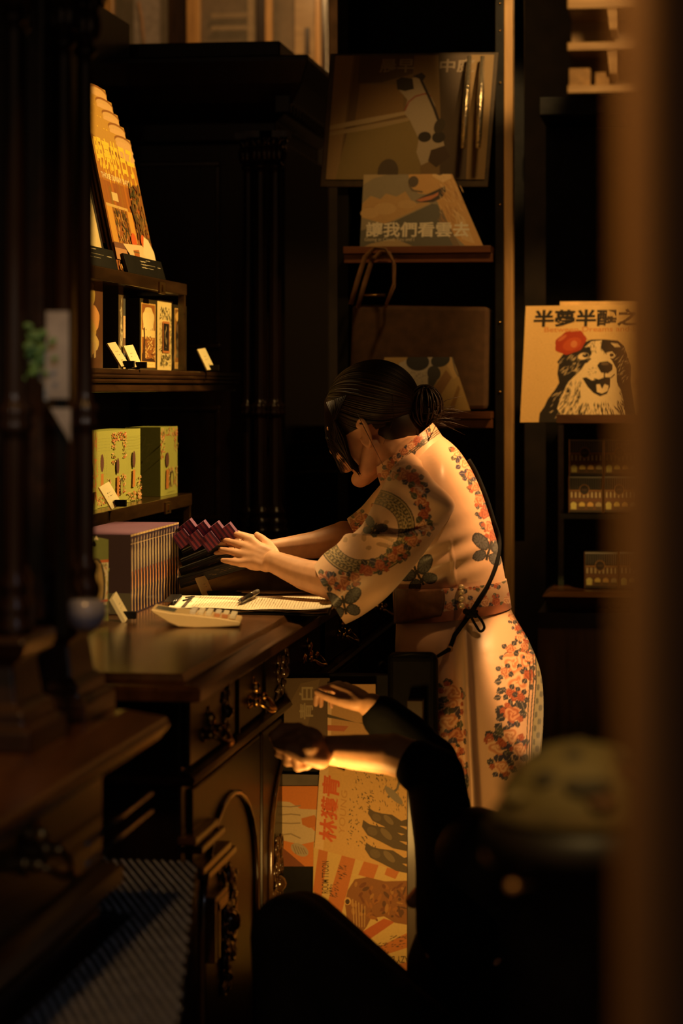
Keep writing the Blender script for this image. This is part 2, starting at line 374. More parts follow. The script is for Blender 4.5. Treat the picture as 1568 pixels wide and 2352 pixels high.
for y0, y1 in ((1.9, 2.5), (2.54, 3.13)):
    d = MB().box((-0.79, y0, 0.12), (-0.768, y1, 0.645)).build('door', DARKWOODY, t, 0.004)
    frame_bead(MB(), (-0.768, y0 + 0.05, 0.17), EXY * (y1 - y0 - 0.1), EYZ * 0.42).build('panel_moulding', DARKWOODY, d, 0.002)
for z in (0.515, 0.54):
    MB().tube([PX(190, 1985, -0.755) + Vector((0.005, 0, 0)) + EYZ * (z - 0.515), PX(340, 1862, -0.755) + Vector((0.005, 0, 0)) + EYZ * (z - 0.515)], 0.003, 8).build('highlight_rod', mat('grey_highlight_steel', (0.45, 0.46, 0.52), 0.3, 1.0), t)  # rods added in place of bluish edge highlights
# ---------------------------------------------------------------- dots reflected in the glass, built as a low studded step
t = thing('reflection_step', 'dot reflection built as a low black step with steel studs between the two counters', 'step', (-0.72, 3.1, 0))
quad = [(-0.557, 2.62), (-0.735, 3.60), (-0.90, 3.62), (-0.90, 3.26), (-0.745, 3.24), (-0.745, 2.62)]
MB().prism([(x, y, 0.0) for x, y in reversed(quad)][::-1], (0, 0, 0.605)).build('reflection_step_body', BLACK, t)
MB().prism([(x, y, 0.605) for x, y in quad], (0, 0, 0.010)).build('reflection_mat', mat('reflection_mat_black', (0.004, 0.004, 0.0045), 0.8), t)
st = MB()
def inside(px, py, poly):
    r = False
    for i in range(len(poly)):
        (x1, y1), (x2, y2) = poly[i], poly[i - 1]
        if (y1 > py) != (y2 > py) and px < (x2 - x1) * (py - y1) / (y2 - y1) + x1: r = not r
    return r
for i in range(64):
    for j in range(30):
        x = -0.9 + 0.0125 * j + (0.00625 if i % 2 else 0); y = 2.64 + i * 0.0155
        if inside(x, y, quad): st.lathe([(0.0040, 0), (0.0034, 0.0018), (0.0015, 0.0028)], (x, y, 0.615), 6)
st.build('reflected_dots', mat('reflected_dot_steel', (0.45, 0.47, 0.52), 0.3, 1.0), t)
# ---------------------------------------------------------------- columns
def column(parent, x, y, z0, z1, zr, zc, r, cap_h, lower=None, flutes=10):
    h = zr - z0; p = MB(); lo = lower or r * 1.25
    base = [(r * 2.1, 0), (r * 2.1, 0.012), (r * 1.75, 0.016), (r * 2.0, 0.028), (r * 2.0, 0.034), (r * 1.6, 0.042), (r * 1.5, 0.048), (r * 1.75, 0.056), (r * 1.75, 0.062), (r * 1.3, 0.070), (lo, 0.078)]
    ring = [(lo, h - 0.022), (r * 1.75, h - 0.016), (r * 1.8, h - 0.010), (r * 1.5, h - 0.004), (r * 1.8, h + 0.004), (r * 1.75, h + 0.010), (r * 1.15, h + 0.016)]
    neck = [(r, zc - z0), (r * 1.45, zc - z0 + 0.004), (r * 1.5, zc - z0 + 0.010), (r * 1.05, zc - z0 + 0.016), (r * 1.1, zc - z0 + 0.03), (r * 1.6, z1 - z0)]
    mid = [(lo, 0.09), (lo, h - 0.03)]; up = [(r * 1.1, h + 0.03), (r, zc - z0 - 0.02)]
    p.lathe(base + mid + ring + up + neck, (x, y, z0), 40, flute=flutes, fa=0.16, fz=(0.089, zc - z0 - 0.019))
    o = p.build('column', DARKWOOD, parent)
    c = MB(); zt = z1
    for k in range(8):
        q = 2 * math.pi * k / 8
        ex = Vector((-math.sin(q), math.cos(q), 0)); n = Vector((math.cos(q), math.sin(q), 0))
        oo = Vector((x, y, zt)) + n * r * 1.3
        leaf3(c, oo, ex, UP, n, 0, -cap_h * 0.9, cap_h * 0.7, math.pi / 2, 0.45, 0.8)
        leaf3(c, oo + n * r * 0.5, ex, (UP + n * 0.5).normalized(), n, 0, -cap_h * 0.5, cap_h * 0.5, math.pi / 2, 0.5, 0.8)
        if k % 2: scroll(c, oo + n * r * 0.7, (ex + n).normalized(), UP, (n - ex).normalized(), 0, 0, r * 0.75, 1.5, 1.57, 1, r * 0.32)
    c.box((x - r * 2.3, y - r * 2.3, zt), (x + r * 2.3, y + r * 2.3, zt + 0.018))
    c.build('capital', CARVED, o)
    return o
# ---------------------------------------------------------------- near hutch standing on the near counter
t = thing('near_hutch', 'blurred dark hutch with paired columns on the near counter, at the left edge', 'cabinet', (-1.2, 2.7, 0.9))
for yc, hw in ((2.86, 0.085), (3.12, 0.085)):
    pl = MB(); tiers(pl, -0.97, -0.765, yc - hw, yc + hw, [(0.9, 0.0), (0.925, 0.0), (0.932, 0.012), (0.945, 0.012), (0.955, 0.024), (1.0, 0.03), (1.012, 0.014), (1.03, 0.008), (1.035, 0.014)])
    pl.build('plinth', wood('plinth_mahogany', (0.025, 0.010, 0.004), (0.06, 0.024, 0.009), 0.3, 'Y'), t, 0.003)
for yy, xx in ((2.83, -0.80), (2.90, -0.815), (3.13, -0.789), (3.05, -0.797)):
    column(t, xx, yy, 1.035, 1.84, 1.295, 1.765, 0.0105, 0.06, 0.0135)
pb = MB(); pb.box((-1.72, 2.985, 1.035), (-0.806, 3.17, 1.86)); pb.box((-1.72, 2.6, 1.035), (-0.93, 2.985, 1.86)); pb.box((-1.72, 1.3, 0.9), (-1.68, 2.6, 2.2)); pb.build('pier', DARKWOODY, t, 0.004)
co_ = MB(); tiers(co_, -1.72, -0.74, 1.3, 3.22, [(1.858, 0.03), (1.88, 0.02), (1.90, 0.0), (1.925, 0.0), (1.94, 0.02), (2.05, 0.03), (2.08, 0.0), (2.12, -0.02), (2.16, 0.0)])
co_.build('entablature', DARKWOODY, t, 0.003)
carving('carving', (-0.735, 3.17, 1.905), EXY, EYZ, 0.09, 0.09, t, 3)
# reflections in the glass, built as things between the near columns
pa = thing('grey_reflection', 'pale grey reflection, built as a narrow upright panel between the blurred near columns', 'panel', P(135, 1000, 2.945))
MB().prism([P(106, 715, 2.945), P(158, 715, 2.945), P(158, 915, 2.945), P(106, 915, 2.945)][::-1], FW * 0.006).build('upper_reflection_plate', mat('pale_grey_reflection', (0.34, 0.30, 0.27), 0.6), pa)
MB().prism([P(116, 938, 2.945), P(162, 938, 2.945), P(162, 1016, 2.945)][::-1], FW * 0.006).build('lower_reflection_plate', mat('pale_grey_reflection', (0.34, 0.30, 0.27), 0.6), pa)
MB().prism([P(102, 790, 2.947), P(112, 790, 2.947), P(112, 920, 2.947), P(102, 920, 2.947)][::-1], FW * 0.006).build('edge_strip', mat('bluish_grey_reflection', (0.30, 0.34, 0.36), 0.5), pa)
MB().prism([P(60, 822, 2.947), P(104, 835, 2.947), P(104, 890, 2.947), P(85, 862, 2.947)][::-1], FW * 0.008).build('reflection_plate', mat('taupe_reflection', (0.16, 0.13, 0.10), 0.6), pa)
pt = thing('reflected_plant', 'reflected green leaves, built as a small plant beside the grey reflection', 'plant', P(86, 840, 2.94))  # green reflection given the shape of leaves
lf = MB(); rr = random.Random(2)
for k in range(70):
    c = P(rr.gauss(84, 11), rr.gauss(806, 24), 2.944 + rr.uniform(-0.02, 0.02))
    a = rr.uniform(0, 6.28); leaf3(lf, c, RT, UP, -FW, 0, 0, rr.uniform(0.008, 0.014), a, 0.6, 0.25)
lf.build('leaves', mat('leaf_green', (0.10, 0.22, 0.05), 0.5), pt)
MB().tube([P(86, 860, 2.944), P(87, 830, 2.944), P(86, 780, 2.944)], 0.002, 6).build('stem', mat('stem_green', (0.06, 0.09, 0.03), 0.6), pt)
q0 = P(150, 915, 2.953); MB().box((q0.x - 0.012, q0.y, 1.03), (q0.x + 0.002, q0.y + 0.006, q0.z + 0.05)).build('added_reflection_support', BLACK, pa)
bl = thing('bluish_reflection', 'small bluish reflection, built as a bowl at the foot of the blurred near columns', 'bowl', P(195, 1448, 3.17))  # bluish reflection given the shape of a bowl
MB().lathe([(0.012, 0), (0.022, 0.008), (0.028, 0.022), (0.026, 0.036), (0.018, 0.040)], P(196, 1448, 3.10) , 20).build('reflection_body', mat('pale_blue_reflection', (0.40, 0.42, 0.58), 0.2, coat=0.5), bl)
# ---------------------------------------------------------------- main counter
t = thing('main_counter', 'long mahogany counter with brass drawer handles, topped by books and clipboard', 'counter', (-1.25, 5.5, 0))
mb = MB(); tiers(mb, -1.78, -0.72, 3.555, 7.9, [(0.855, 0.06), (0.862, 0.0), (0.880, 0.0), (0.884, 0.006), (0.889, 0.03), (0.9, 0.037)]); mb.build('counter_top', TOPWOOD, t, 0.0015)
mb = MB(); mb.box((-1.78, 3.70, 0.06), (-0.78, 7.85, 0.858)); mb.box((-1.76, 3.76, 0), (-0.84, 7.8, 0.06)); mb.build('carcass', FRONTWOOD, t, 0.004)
rl = MB()
tiers(rl, -1.7, -0.752, 3.675, 7.86, [(0.712, 0.022), (0.717, 0.006), (0.724, 0.0), (0.730, 0.004), (0.735, 0.024)])
rl.build('rail', wood('rail_mahogany', (0.035, 0.013, 0.005), (0.08, 0.03, 0.01), 0.25, 'Y'), t)
def Yat(x, X=-0.77): return PX(x, 900, X).y
k = 0
for x0, x1, hx, cx in ((433, 538, 474, 514), (545, 601, 578, None), (606, 745, 702, 645)):
    y0, y1 = Yat(x0), Yat(x1)
    d = MB().box((-0.79, y0, 0.740), (-0.768, y1, 0.842)).build('drawer', FRONTWOOD, t, 0.004)
    handle(d, (-0.768, Yat(hx), 0.777 if hx < 700 else 0.785), 0.95)
    if cx: carving('carved_plate', (-0.767, Yat(cx), 0.790), EXY, EYZ, 0.075 if cx < 600 else 0.2, 0.075, d, 5 + cx)
    if x0 > 440:
        MB().box((-0.79, y0 - 0.02, 0.737), (-0.763, y0 - 0.008, 0.85)).build('divider', FRONTWOOD, t, 0.002)
for i in range(4):
    y0 = 5.05 + i * 0.65
    d = MB().box((-0.79, y0, 0.740), (-0.768, y0 + 0.6, 0.842)).build('drawer', FRONTWOOD, t, 0.004)
    handle(d, (-0.768, y0 + 0.3, 0.785), 0.95)
# pilaster, stepped mouldings and carved doors below
ps = MB()
for (xa, ya, xb, yb) in ((440, 1938, 492, 1882), (455, 1958, 508, 1900), (458, 2012, 522, 1930), (470, 2022, 534, 1942)):
    pa_, pb_ = PX(xa, ya, -0.762), PX(xb, yb, -0.762); zz = (pa_.z + pb_.z) / 2
    ps.box((-0.785, pa_.y, zz - 0.006), (-0.755, pb_.y, zz + 0.006))
pa_, pb_ = PX(478, 2065, -0.77), PX(478, 2170, -0.77)
for dx in (0, 0.03):
    ps.box((-0.785, pa_.y + dx, 0.40), (-0.758, pa_.y + dx + 0.012, PX(480, 2075, -0.77).z - dx * 0.2)); 
for dx in (0, 0.03): ps.box((-0.785, pa_.y + dx, PX(480, 2075, -0.77).z), (-0.758, pa_.y + 0.11, PX(480, 2075, -0.77).z + 0.01 - dx))
ps.build('stepped_mouldings', wood('moulding_mahogany', (0.05, 0.02, 0.007), (0.11, 0.045, 0.014), 0.2, 'Y'), t, 0.002)
for y0, y1 in ((Yat(445), Yat(600)), (Yat(606), Yat(720)), (5.1, 5.7), (5.75, 6.35)):
    d = MB().box((-0.79, y0, 0.10), (-0.772, y1, 0.70)).build('door', FRONTWOOD, t, 0.004)
    w = y1 - y0; b = MB(); yc = (y0 + y1) / 2
    pts = [Vector((-0.768, yc + w * 0.40 * math.cos(q), 0.46 + w * 0.30 * math.sin(q))) for q in np.linspace(0, math.pi, 16)]
    b.tube([Vector((-0.768, yc + w * 0.40, 0.13))] + pts + [Vector((-0.768, yc - w * 0.40, 0.13))], 0.005, 8)
    b.build('arched_moulding', mat('polished_moulding', (0.06, 0.028, 0.010), 0.15, coat=0.8), d)
carving('carved_figure', (-0.768, PX(522, 2160, -0.77).y, 0.435), EXY, EYZ, 0.13, 0.16, t, 21)
carving('carved_figure', (-0.768, PX(518, 2290, -0.77).y, 0.345), EXY, EYZ, 0.09, 0.06, t, 22)
carving('carved_drop', (-0.766, PX(632, 2170, -0.77).y, 0.40), EXY, EYZ, 0.10, 0.20, t, 23)
carving('carved_drop', (-0.766, PX(634, 2290, -0.77).y, 0.24), EXY, EYZ, 0.10, 0.14, t, 24)
# ---------------------------------------------------------------- hutch with shelves on the main counter
t = thing('shelf_hutch', 'open dark display hutch with shelves on the main counter, lit from the side', 'cabinet', (-1.4, 5.4, 0.9))
MB().box((-1.62, 3.7, 0.9), (-1.56, 6.70, 2.35)).build('back_panel', DARKWOOD, t)
ms = [(-1.56, 3.9)] + [(-1.20, 3.9), (-1.195, 6.0), (-1.195, 6.45)] + [(-1.56 + 0.365 * math.cos(q), 6.45 + 0.22 * math.sin(q)) for q in np.linspace(0.2, 1.5, 8)] + [(-1.56, 6.68)]
mm = MB()
for z0, z1, s in ((1.340, 1.350, 0.985), (1.350, 1.358, 0.997), (1.358, 1.370, 1.0), (1.320, 1.340, 0.96)):
    mm.prism([(-1.56 + (x + 1.56) * s, y, z0) for x, y in ms], (0, 0, z1 - z0))
mm.build('curved_shelf', wood('curved_shelf_mahogany', (0.03, 0.013, 0.006), (0.07, 0.03, 0.012), 0.25, 'Y'), t, 0.003)
def riser(name, label, z, y0, y1, x0, x1, zb, depth=0.028):
    r = thing(name, label, 'shelf riser', ((x0 + x1) / 2, (y0 + y1) / 2, zb))
    w = wood('riser_wood', (0.025, 0.012, 0.005), (0.055, 0.026, 0.010), 0.2, 'Y')
    MB().box((x0, y0, z - depth), (x1, y1, z)).build('board', w, r, 0.002)
    for yy in (y0, (y0 + y1) / 2 - 0.1, y1 - 0.018):
        for xx in ((x0, x1 - 0.018) if yy > y1 - 0.1 else (x0,)): MB().box((xx, yy, zb), (xx + 0.016, yy + 0.016, z - depth)).build('leg', w, r, 0.001)
    lk = MB(); ym = y1 - 0.32; lk.box((x1, ym, z - 0.035), (x1 + 0.004, ym + 0.06, z - 0.008)); lk.box((x1 + 0.004, ym + 0.02, z - 0.028), (x1 + 0.007, ym + 0.04, z - 0.014)); lk.build('latch', DULLBRASS, r)
    return r
riser('shelf_riser', 'dark wooden riser on the curved shelf, carrying the tilted picture albums', 1.579, 4.2, PX(429, 653, -1.2).y, -1.50, -1.2, 1.370)
riser('shelf_riser', 'dark wooden riser on the counter, carrying the pale green boxes', 1.073, 4.2, PX(441, 1132, -1.2).y, -1.50, -1.2, 0.900, 0.030)
# ---------------------------------------------------------------- tall corner pavilion behind
t = thing('corner_cabinet', 'tall black cabinet with heavy cornice and fluted columns at the end of the counter', 'cabinet', (-1.4, 7.15, 0.9))
yN = 6.75
MB().box((-1.78, yN + 0.02, 0.9), (-1.13, 7.62, 2.02)).build('carcass', DARKWOOD, t, 0.005)
c = MB(); xr = PY(633, 200, yN).x
tiers(c, -1.79, xr + 0.10, yN - 0.06, 7.72, [(2.00, 0.14), (2.03, 0.11), (2.08, 0.11), (2.10, 0.08), (2.13, 0.05), (2.18, 0.02), (2.24, 0.0), (2.255, 0.0), (2.26, 0.03)])
c.build('cornice', DARKWOOD, t, 0.003)
MB().box((-1.79, yN + 0.01, 2.258), (xr + 0.01, 7.4, 2.305)).build('blocking_course', DARKWOOD, t, 0.004)
dn = MB()
for i in range(14): dn.box((xr + 0.0, yN - 0.02 + i * 0.055, 2.10), (xr + 0.045, yN + 0.012 + i * 0.055, 2.15))
dn.build('dentils', DARKWOOD, t, 0.003)
pz = [PY(250, 372, yN), PY(503, 800, yN), PY(250, 932, yN), PY(503, 1195, yN)]
fb = MB()
frame_bead(fb, (pz[0].x - 0.2, yN + 0.02, pz[1].z), XN * (pz[1].x - pz[0].x + 0.2), EYZ * (pz[0].z - pz[1].z), 0.014, 0.008)
frame_bead(fb, (pz[2].x - 0.2, yN + 0.02, pz[3].z), XN * (pz[3].x - pz[2].x + 0.2), EYZ * (pz[2].z - pz[3].z), 0.014, 0.008)
fb.build('panel_moulding', CARVED, t, 0.003)
for px_, yy, rr_ in ((598, 6.66, 0.0165), (632, 6.66, 0.0165), (570, 6.70, 0.014)):
    column(t, PY(px_, 900, yy).x, yy, 0.925, 2.02 if px_ > 580 else 2.02, 1.272, 1.935, rr_, 0.075, rr_ * 1.15, 9)
MB().box((PY(560, 900, 6.66).x - 0.01, 6.60, 0.9), (PY(655, 900, 6.66).x, 6.74, 0.925)).build('column_plinth', DARKWOOD, t, 0.003)
# ---------------------------------------------------------------- tall display rack in the middle
YR = 6.4
t = thing('display_rack', 'tall dark display rack in the middle, with reddish shelf edges and picture boards', 'shelf', (PY(965, 900, YR).x, YR + 0.15, 0))
xl, xr2 = PY(800, 900, YR).x, PY(1137, 900, YR).x
MB().box((xl - 0.03, YR, 0.903), (xl, YR + 0.38, 2.75)).build('side_post', BLACK, t, 0.002)
MB().box((xr2, YR - 0.01, 0.0), (PY(1157, 900, YR).x, YR + 0.38, 2.75)).build('side_post', BLACK, t, 0.002)
MB().box((PY(1157, 900, YR).x, YR - 0.012, 0.0), (PY(1178, 900, YR).x, YR + 0.05, 2.75)).build('lit_corner_strip', wood('tan_lit_strip', (0.26, 0.14, 0.05), (0.42, 0.25, 0.10), 0.35, 'Z'), t, 0.004)  # paler wood carries the lit face of the post
MB().box((xl - 0.03, YR + 0.38, 0.903), (xr2 + 0.05, YR + 0.40, 2.75)).build('back_panel', BLACK, t)
for yb in (570, 945):
    z = PY(965, yb, YR).z; q = MB(); q.box((xl, YR - 0.10, z - 0.018), (xr2 - 0.004, YR + 0.38, z)); q.box((xl, YR - 0.085, z - 0.042), (xr2, YR - 0.07, z - 0.020)); q.build('shelf', REDWOOD, t, 0.001)
q = MB()
for yb in (8, 70, 190, 470, 740, 900): q.ball(PY(1148, yb, YR - 0.012), 0.003, n=8, m=6)
q.build('screws', BRASS, t)
# right-hand case with boxes
YC = 6.55
t = thing('right_case', 'dark right-hand display case with beaded ledge, holding small patterned tins', 'shelf', (PY(1370, 900, YC).x, YC + 0.2, 0))
x0, x1 = PY(1238, 900, YC).x, PY(1640, 900, YC).x
MB().box((x0, YC + 0.30, 0.0), (x1, YC + 0.34, PY(1370, 226, YC).z)).build('back_panel', BLACK, t)
MB().box((PY(1287, 900, YC).x - 0.012, YC + 0.10, PY(0, 1375, YC).z), (PY(1300, 900, YC).x - 0.012, YC + 0.12, PY(0, 975, YC).z)).build('glass_edge', mat('greenish_glass_edge', (0.05, 0.07, 0.05), 0.2), t)
z = PY(1370, 1180, YC).z; MB().box((PY(1287, 900, YC).x, YC - 0.04, z - 0.012), (x1, YC + 0.3, z)).build('shelf', BLACK, t)
z = PY(1370, 1352, YC).z; q = MB(); tiers(q, PY(1250, 900, YC).x, x1, YC - 0.12, YC + 0.3, [(z - 0.06, 0.06), (z - 0.045, 0.03), (z - 0.03, 0.012), (z - 0.012, 0.0), (z, 0.02)]); q.build('ledge', wood('ledge_mahogany', (0.05, 0.02, 0.007), (0.10, 0.042, 0.014), 0.3, 'X'), t, 0.002)
q = MB()
for i in range(9): q.ball(PY(1288 + i * 22.5, 1391, YC - 0.09), 0.008, n=10, m=7)
q.build('beading', CARVED, t)
MB().box((x0, YC - 0.06, 0), (x1, YC + 0.3, z - 0.06)).build('base', DARKWOOD, t)
z = PY(1370, 950, YC).z; MB().box((PY(1283, 900, YC).x, YC - 0.13, z - 0.024), (x1, YC - 0.115, z - 0.001)).box((PY(1283, 900, YC).x, YC - 0.115, z - 0.024), (x1, YC + 0.3, z - 0.020)).build('shelf', wood('ledge_mahogany', (0.05, 0.02, 0.007), (0.1, 0.04, 0.014), 0.3, 'X'), t, 0.001)
z = PY(1370, 222, YC).z; q = MB(); q.box((x0, YC - 0.02, z - 0.05), (x1, YC + 0.34, z)); q.build('top_board', BLACK, t, 0.004)
# ---------------------------------------------------------------- far background
YB = 9.2
t = thing('glazed_cabinet', 'ochre framed glass cabinet at the far wall behind the tall black cabinet', 'cabinet', (PY(500, 100, YB).x, YB + 0.2, 0))
zt, zb = 2.9, PY(700, 302, YB).z
def fbox(mb, xa, ya, xb, yb, d0=-0.02, d1=0.02, Y=YB):
    a, b = PY(xa, ya, Y), PY(xb, yb, Y); mb.box((a.x, Y + d0, b.z), (b.x, Y + d1, a.z)); return mb
for xa, xb in ((240, 262), (430, 462), (610, 626), (724, 738)): fbox(MB(), xa, -140, xb, 302).build('stile', OCHRE, t, 0.004)
for xa, xb in ((385, 430), (588, 610), (738, 752)): fbox(MB(), xa, -140, xb, 302, 0, 0.03).build('dark_stile', DARKWOOD, t, 0.004)
fbox(MB(), 678, -140, 724, 302, -0.01, 0.01).build('pale_panel', OLIVEWOOD, t)
fbox(MB(), 702, 65, 713, 126, -0.02, -0.008).build('door_pull', DARKWOOD, t)
fbox(MB(), 240, 302, 752, 330).build('rail', DARKWOOD, t)
gl = mat('dusty_glass', (0.5, 0.42, 0.32), 0.15, var=0.1, alpha=0.14)
for xa, xb in ((262, 385), (462, 588), (626, 678)): fbox(MB(), xa, -140, xb, 302, 0.0, 0.004).build('pane', gl, t)
fbox(MB(), 240, -140, 752, 302, 0.3, 0.32).build('inner_back', mat('brown_inner_board', (0.11, 0.06, 0.03), 0.8, var=0.4, scale=14), t)
q = MB()
for ya, yb in ((12, 22), (42, 50), (-60, -50)): fbox(q, 462, ya, 560, yb, 0.2, 0.3)
fbox(q, 552, -140, 566, 302, 0.15, 0.2); q.build('inner_shelf', OLIVEWOOD, t)
q = thing('pane_reflection', 'pale grey reflection, built as a bag behind the far glass cabinet door', 'bag', PY(325, 100, YB + 0.14))  # grey reflection in the panes, shaped as a bag
fbox(MB(), 294, -40, 356, 140, 0.10, 0.16).build('bag_body', mat('grey_reflection_tone', (0.30, 0.25, 0.24), 0.8), q)  # grey reflection, shaped as a bag
MB().tube([PY(318, 5, YB + 0.09), PY(326, 45, YB + 0.085), PY(330, 100, YB + 0.09)], 0.007, 8).build('reflection_strap', mat('tan_reflection', (0.5, 0.25, 0.12), 0.7), q)
YK = 8.7
t = thing('bracket_shelves', 'pale olive bracketed wall shelves high at the far right', 'shelf', (PY(1370, 100, YK).x, YK + 0.2, 0))
fbox(MB(), 1304, -150, 1640, 236, 0.26, 0.28, YK).build('back_board', OLIVEWOOD, t)
for ya, yb in ((-6, 18), (102, 114), (200, 212)): fbox(MB(), 1304, ya, 1640, yb, -0.05, 0.26, YK).build('shelf', OLIVEWOOD, t, 0.003)
for ya, yb in ((18, 70), (114, 172)):
    for dx in (0, 150):
        q = MB(); a0, a1 = PY(1394 + dx, ya, YK), PY(1420 + dx, yb, YK)
        q.prism([(a0.x, YK - 0.04, a0.z), (a1.x, YK - 0.04, a0.z), (a1.x, YK - 0.03, a1.z), (a0.x + 0.01, YK - 0.03, a1.z)][::-1], (0, 0.24, 0)); q.build('bracket', OLIVEWOOD, t, 0.003)
for xa, ya, xb in ((1306, 157, 1355), (1366, 166, 1400)):
    q = fbox(MB(), xa, ya, xb, 200, 0.0, 0.12, YK); b = q.build('cardboard_box', mat('brown_card', (0.22, 0.13, 0.05), 0.8), None, 0.003)
    tag(b, 'plain brown box on the lowest bracketed shelf, ' + ('the wider one' if xa < 1350 else 'the narrower one behind the bracket'), 'box')
# ---------------------------------------------------------------- picture albums on the upper riser
def album_street(sh):
    c = sh
    c.rect((0.55, 0.30, 0.06), 0, 0.80, 1, 1); c.rect((0.50, 0.20, 0.03), 0, 0.62, 1, 0.80)
    c.oval((0.30, 0.12, 0.03), 0.80, 0.965, 0.215, 0.04, 20); c.oval((0.66, 0.40, 0.16), 0.80, 0.955, 0.20, 0.034, 20)
    for i in range(5): c.oval((0.70, 0.42, 0.18), 0.80 + 0.02 * (i % 2), 0.93 - 0.025 * i, 0.20, 0.03, 16)
    c.poly((0.28, 0.10, 0.03), [(0, 0.93), (0.55, 0.86), (0.8, 0.82), (0.8, 0.80), (0.5, 0.83), (0, 0.90)])
    c.rect((0.36, 0.12, 0.025), 0, 0.0, 1, 0.62)
    for i in range(16): c.rect((R(0.28, 0.5), R(0.09, 0.17), 0.02), i / 16, 0.32, i / 16 + R(0.02, 0.05), R(0.58, 0.68))
    c.text('明亮的日子', 0.04, 0.70, 0.97, 0.93, (0.95, 0.62, 0.06), 0.03)
    c.strokes((0.90, 0.55, 0.05), [(R(0.1, 0.95), R(0.64, 0.74), R(0.06, 0.12), 1.45, 0.035) for _ in range(20)])
    c.text('THOSE SUNNY DAYS', 0.06, 0.635, 0.74, 0.675, (0.92, 0.75, 0.45), 0.01)
    c.rect((0.70, 0.45, 0.15), 0.03, 0.44, 0.55, 0.46); c.rect((0.75, 0.55, 0.25), 0.22, 0.49, 0.36, 0.55)
    c.rect((0.72, 0.36, 0.06), 0.03, 0.16, 0.16, 0.44); c.rect((0.72, 0.36, 0.06), 0.52, 0.22, 0.64, 0.44)
    for _ in range(110): c.oval(random.choice([(0.09, 0.06, 0.02), (0.5, 0.22, 0.03), (0.16, 0.07, 0.02), (0.62, 0.33, 0.1)]), R(0.18, 0.5), R(0.17, 0.43), R(0.012, 0.035), R(0.006, 0.014), 7, R(0, 3))
    for _ in range(120): c.oval(random.choice([(0.07, 0.06, 0.02), (0.14, 0.08, 0.02), (0.35, 0.17, 0.04), (0.20, 0.07, 0.02)]), R(0.66, 0.96), R(0.25, 0.64), R(0.015, 0.04), R(0.008, 0.02), 7, R(0, 3))
    c.poly((0.09, 0.05, 0.02), [(0.62, 0.48), (0.72, 0.25), (0.75, 0.25), (0.66, 0.5)])
    c.oval((0.72, 0.13, 0.03), 0.52, 0.23, 0.07, 0.055, 16, 0.3); c.oval((0.72, 0.13, 0.03), 0.76, 0.245, 0.06, 0.045, 16, 0.3)
    c.rect((0.22, 0.09, 0.05), 0.0, 0.15, 0.26, 0.19); c.rect((0.60, 0.30, 0.14), 0.0, 0.07, 0.28, 0.15)
    c.poly((0.85, 0.62, 0.34), [(0.22, 0.19), (0.7, 0.21), (1.0, 0.09), (1.0, 0.06), (0.5, 0.035)])
    c.poly((0.90, 0.70, 0.42), [(0.74, 0.21), (0.8, 0.28), (0.9, 0.26), (1, 0.18), (1, 0.1), (0.8, 0.1), (0.7, 0.15)])
    c.poly((0.50, 0.15, 0.03), [(0.45, 0.16), (0.60, 0.17), (0.58, 0.09), (0.47, 0.09)]); c.rect((0.2, 0.12, 0.05), 0.45, 0.145, 0.6, 0.155)
    for _ in range(60): c.oval(random.choice([(0.75, 0.40, 0.12), (0.3, 0.1, 0.02), (0.15, 0.05, 0.01)]), R(0.03, 0.42), R(0, 0.06), R(0.015, 0.03), R(0.004, 0.01), 6, R(0, 3))
    c.poly((0.25, 0.09, 0.03), [(0.55, 0.0), (1, 0.0), (1, 0.055), (0.52, 0.03)])
yA, yB = PX(275, 620, -1.215).y, PX(366, 620, -1.215).y
stp = thing('album_stand', 'black stepped stand under the row of tilted picture albums', 'stand', (-1.3, (yA + yB) / 2, 1.579))
sb = MB()
for k in range(5): sb.box((-1.222 - 0.0145 * (k + 1) - 0.002, yA + 0.02, 1.579), (-1.222 - 0.0145 * k - 0.001, yB - 0.02, 1.581 + 0.029 * k))
sb.build('steps', BLACK, stp)
names = ['frontmost of the five tilted street-scene albums, its whole yellow-titled cover showing', 'second of the five tilted street-scene albums, just behind the frontmost', 'middle one of the five tilted street-scene albums', 'fourth of the five tilted street-scene albums, second from the top step', 'rearmost of the five tilted street-scene albums, on the highest step']
a0 = None
for k in range(5):
    if k == 0:
        r0 = thing('picture_album', names[0], 'album', (-1.22, yA, 1.583), 'street-scene albums on the upper riser')
        sh = Sheet((-1.219, yA, 1.584), (0, yB - yA, 0), (-0.066, 0, 0.318), (0.45, 0.22, 0.05), 0.004)
        bd_ = MB(); bd_.slab(sh.o, sh.ex, sh.ey, 0.004, (0.4, 0.2, 0.05)); bd_.build('board', MATT, r0, colours=True)
        sh.mb = MB(); album_street(sh); sh.mb.build('cover_print', PRINT, r0, colours=True)
    else: dup(r0, (-0.0147 * k, -0.0, 0.0293 * k), names[k])
t = thing('picture_album', 'pale cream album with a grey roofline, left of the street-scene albums', 'album', (-1.23, PX(215, 590, -1.23).y, 1.581))
y0, y1 = PX(120, 590, -1.225).y, PX(248, 590, -1.225).y
sh = Sheet((-1.225, y0, 1.582), (0, y1 - y0, 0), (-0.065, 0, 0.30)); MB().slab(sh.o, sh.ex, sh.ey, 0.004, (0.8, 0.6, 0.3)).build('board', MATT, t, colours=True)
sh.rect((0.86, 0.66, 0.34), 0, 0, 1, 1); sh.poly((0.35, 0.30, 0.22), [(0, 0.62), (1, 0.48), (1, 1), (0, 1)]); sh.poly((0.62, 0.55, 0.40), [(0, 0.60), (1, 0.45), (1, 0.47), (0, 0.62)]); sh.oval((0.10, 0.08, 0.06), 0.45, 0.02, 0.18, 0.12, 16)
sh.rect((0.03, 0.02, 0.015), 0.96, 0, 1, 1)
sh.mb.build('cover_print', PRINT, t, colours=True)
